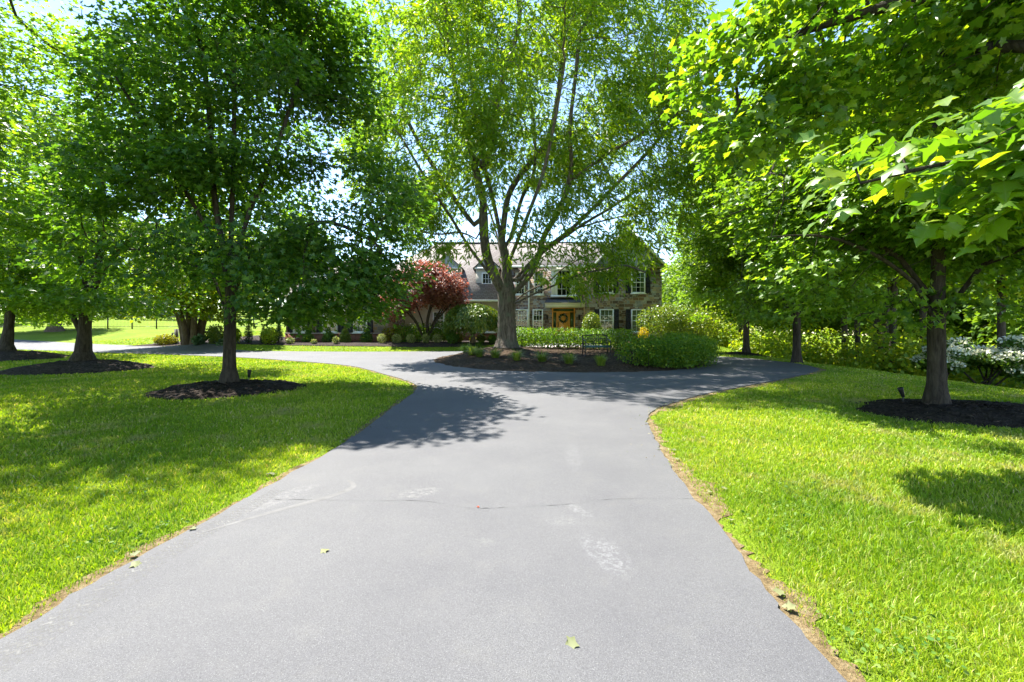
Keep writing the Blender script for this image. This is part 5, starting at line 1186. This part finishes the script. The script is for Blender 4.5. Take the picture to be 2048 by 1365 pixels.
for s in (-1, 1):
    bpart('armrest', lambda m: (m.tube(spline([(s * W2, .19, .70), (s * W2, .0, .68), (s * W2, -.2, .66), (s * W2, -.3, .60), (s * W2, -.27, .44)], 5), .018, 6)), M['benchmetal'])
    bpart('leg', lambda m: m.tube(spline([(s * W2, -.27, .43), (s * W2, -.30, .25), (s * W2, -.27, .1), (s * W2, -.31, -.02)], 5), .02, 6), M['benchmetal'])
    bpart('leg', lambda m: m.tube(spline([(s * W2, .2, .86), (s * W2, .17, .5), (s * W2, .14, .25), (s * W2, .22, -.02)], 5), .02, 6), M['benchmetal'])
    bpart('rail', lambda m: m.tube([(s * W2, -.28, .41), (s * W2, .16, .41)], .016, 6), M['benchmetal'])

# ------------------------------------------------------------------ garden spotlights, fallen leaves, stick
def spot(px, py, label, ang, tilt):
    p = hit(px, py); x, y, z = p; rt = thing('garden_spotlight', label, 'spotlight', (x, y, z))
    m = MB(); m.tube([(0, 0, -.05), (0, 0, .12)], .012, 6); V = np.concatenate(m.v); big('stake', V, [np.concatenate(f) for f in m.f.values()], M['black'], rt)
    m = MB(); m.lathe((0, 0, 0), [(0, -.02), (.028, -.02), (.034, .05), (.045, .13), (.05, .16), (.043, .16), (.036, .13), (0, .12)], 12)
    V = np.concatenate(m.v); c, s = math.cos(tilt), math.sin(tilt); V = np.column_stack([V[:, 0] * c + V[:, 2] * s, V[:, 1], -V[:, 0] * s + V[:, 2] * c]); ca, sa = math.cos(ang), math.sin(ang)
    V = np.column_stack([V[:, 0] * ca - V[:, 1] * sa, V[:, 0] * sa + V[:, 1] * ca, V[:, 2] + .13]); big('lamp_head', V, [np.concatenate(f) for f in m.f.values()], M['black'], rt, True)
spot(498, 764, 'black spotlight on a stake beside the straight dark maple trunk', .5, .08)
spot(1806, 806, 'black tilted spotlight in the bed of the sunlit maple', 2.9, .3)
p = hit(1918, 812); m = MB(); m.tube([(p[0], p[1], p[2] - .02), (p[0] + .16, p[1], p[2] + .05), (p[0] + .23, p[1] - .02, p[2] + .10), (p[0] + .27, p[1], p[2] + .08)], .009, 5); m.tube([(p[0] + .21, p[1], p[2] + .08), (p[0] + .215, p[1], p[2] + .19)], .004, 4)
st = thing('fallen_stick', 'thin crooked stick poking out of the black mulch bed', 'stick', tuple(p)); m.build('twig', M['twig'], st)
def fallen(px, py, sz, ang, mat, label, seed, group=None, lift=.03):
    p = hit(px, py); r = np.random.default_rng(seed); z = p[2] + lift
    a = np.array([[math.cos(ang), math.sin(ang), .12]])
    o = maple_leaves('fallen_leaf', mat, None, np.zeros((1, 3)), a, np.array([[.15, -.2, 1.]]), np.array([sz]), r, (0, 0, 0))
    o.location = (p[0], p[1], z); tag(o, label, 'leaf', group)
    if sz > .07:
        m = MB(); e = np.array([-math.cos(ang), -math.sin(ang), 0]) * sz * .8; m.tube([(0, 0, .004), tuple(e * .5 + [0, 0, .015]), tuple(e)], .002, 4, cap=False); m.build('stalk', mat, o, at=(0, 0, 0))
fallen(1152, 1298, .06, 3.5, M['deadleaf'], 'large pale fallen leaf with a stalk in the middle of the drive', 1)
fallen(642, 1112, .055, .3, M['deadleaf'], 'small pale fallen leaf on the drive towards the dappled lawn', 2)
fallen(955, 1022, .022, 1., M['redleaf'], 'tiny red leaf lying on the crack across the drive', 3)
for i, (px, py, s, g) in enumerate(((1553, 1198, .11, .5), (1465, 1050, .09, 2.), (1448, 985, .08, 1.), (1590, 1232, .1, 2.6), (1345, 905, .1, .2), (1358, 925, .08, 2.2), (1420, 990, .08, 4.), (1405, 880, .1, 1.), (262, 1140, .1, .4), (540, 955, .12, 1.7), (275, 1120, .09, 3.1), (385, 1068, .08, 2.))):
    fallen(px, py, s * .62, g, M['deadleaf'], 'pale wilted leaf lying along the sandy edge of the drive', 20 + i, 'wilted leaves along the drive edge', .03)

# ------------------------------------------------------------------ light, sky, camera
SUN_AZ, SUN_EL = -42., 60.     # azimuth from +Y towards +X
w = bpy.data.worlds.new('World'); S.world = w; w.use_nodes = True; nt = w.node_tree
sky = nt.nodes.new('ShaderNodeTexSky'); sky.sky_type = 'NISHITA'; sky.sun_disc = False
sky.sun_elevation = R(SUN_EL); sky.sun_rotation = R(SUN_AZ); sky.air_density = 1.0; sky.dust_density = .05; sky.ozone_density = 1.5
nt.links.new(sky.outputs[0], nt.nodes['Background'].inputs[0]); nt.nodes['Background'].inputs[1].default_value = .105
ld = bpy.data.lights.new('sun', 'SUN'); ld.energy = 5.0; ld.angle = R(.53); ld.color = (1, .96, .88)
lo = bpy.data.objects.new('sun', ld); COL.objects.link(lo)
dv = Vector((math.sin(R(SUN_AZ)) * math.cos(R(SUN_EL)), math.cos(R(SUN_AZ)) * math.cos(R(SUN_EL)), math.sin(R(SUN_EL))))
lo.rotation_euler = dv.to_track_quat('Z', 'Y').to_euler(); lo.location = (-20, 30, 40)
cd = bpy.data.cameras.new('camera'); cam = bpy.data.objects.new('camera', cd); COL.objects.link(cam)
cam.location = (0, 0, CH); cam.rotation_euler = (R(90), 0, 0); cd.sensor_width = 36; cd.lens = 36 * F / 2048; cd.clip_end = 3000; cd.clip_start = .05
cd.shift_y = (YH - 682.5) / 2048
S.camera = cam
S.view_settings.view_transform = 'Standard'; S.view_settings.look = 'None'; S.view_settings.gamma = 1; S.view_settings.exposure = 1.95
cy = S.cycles; cy.max_bounces = 10; cy.diffuse_bounces = 6; cy.glossy_bounces = 2; cy.transmission_bounces = 4; cy.transparent_max_bounces = 6; cy.sample_clamp_indirect = 6; cy.caustics_reflective = False; cy.caustics_refractive = False
cy.use_denoising = True
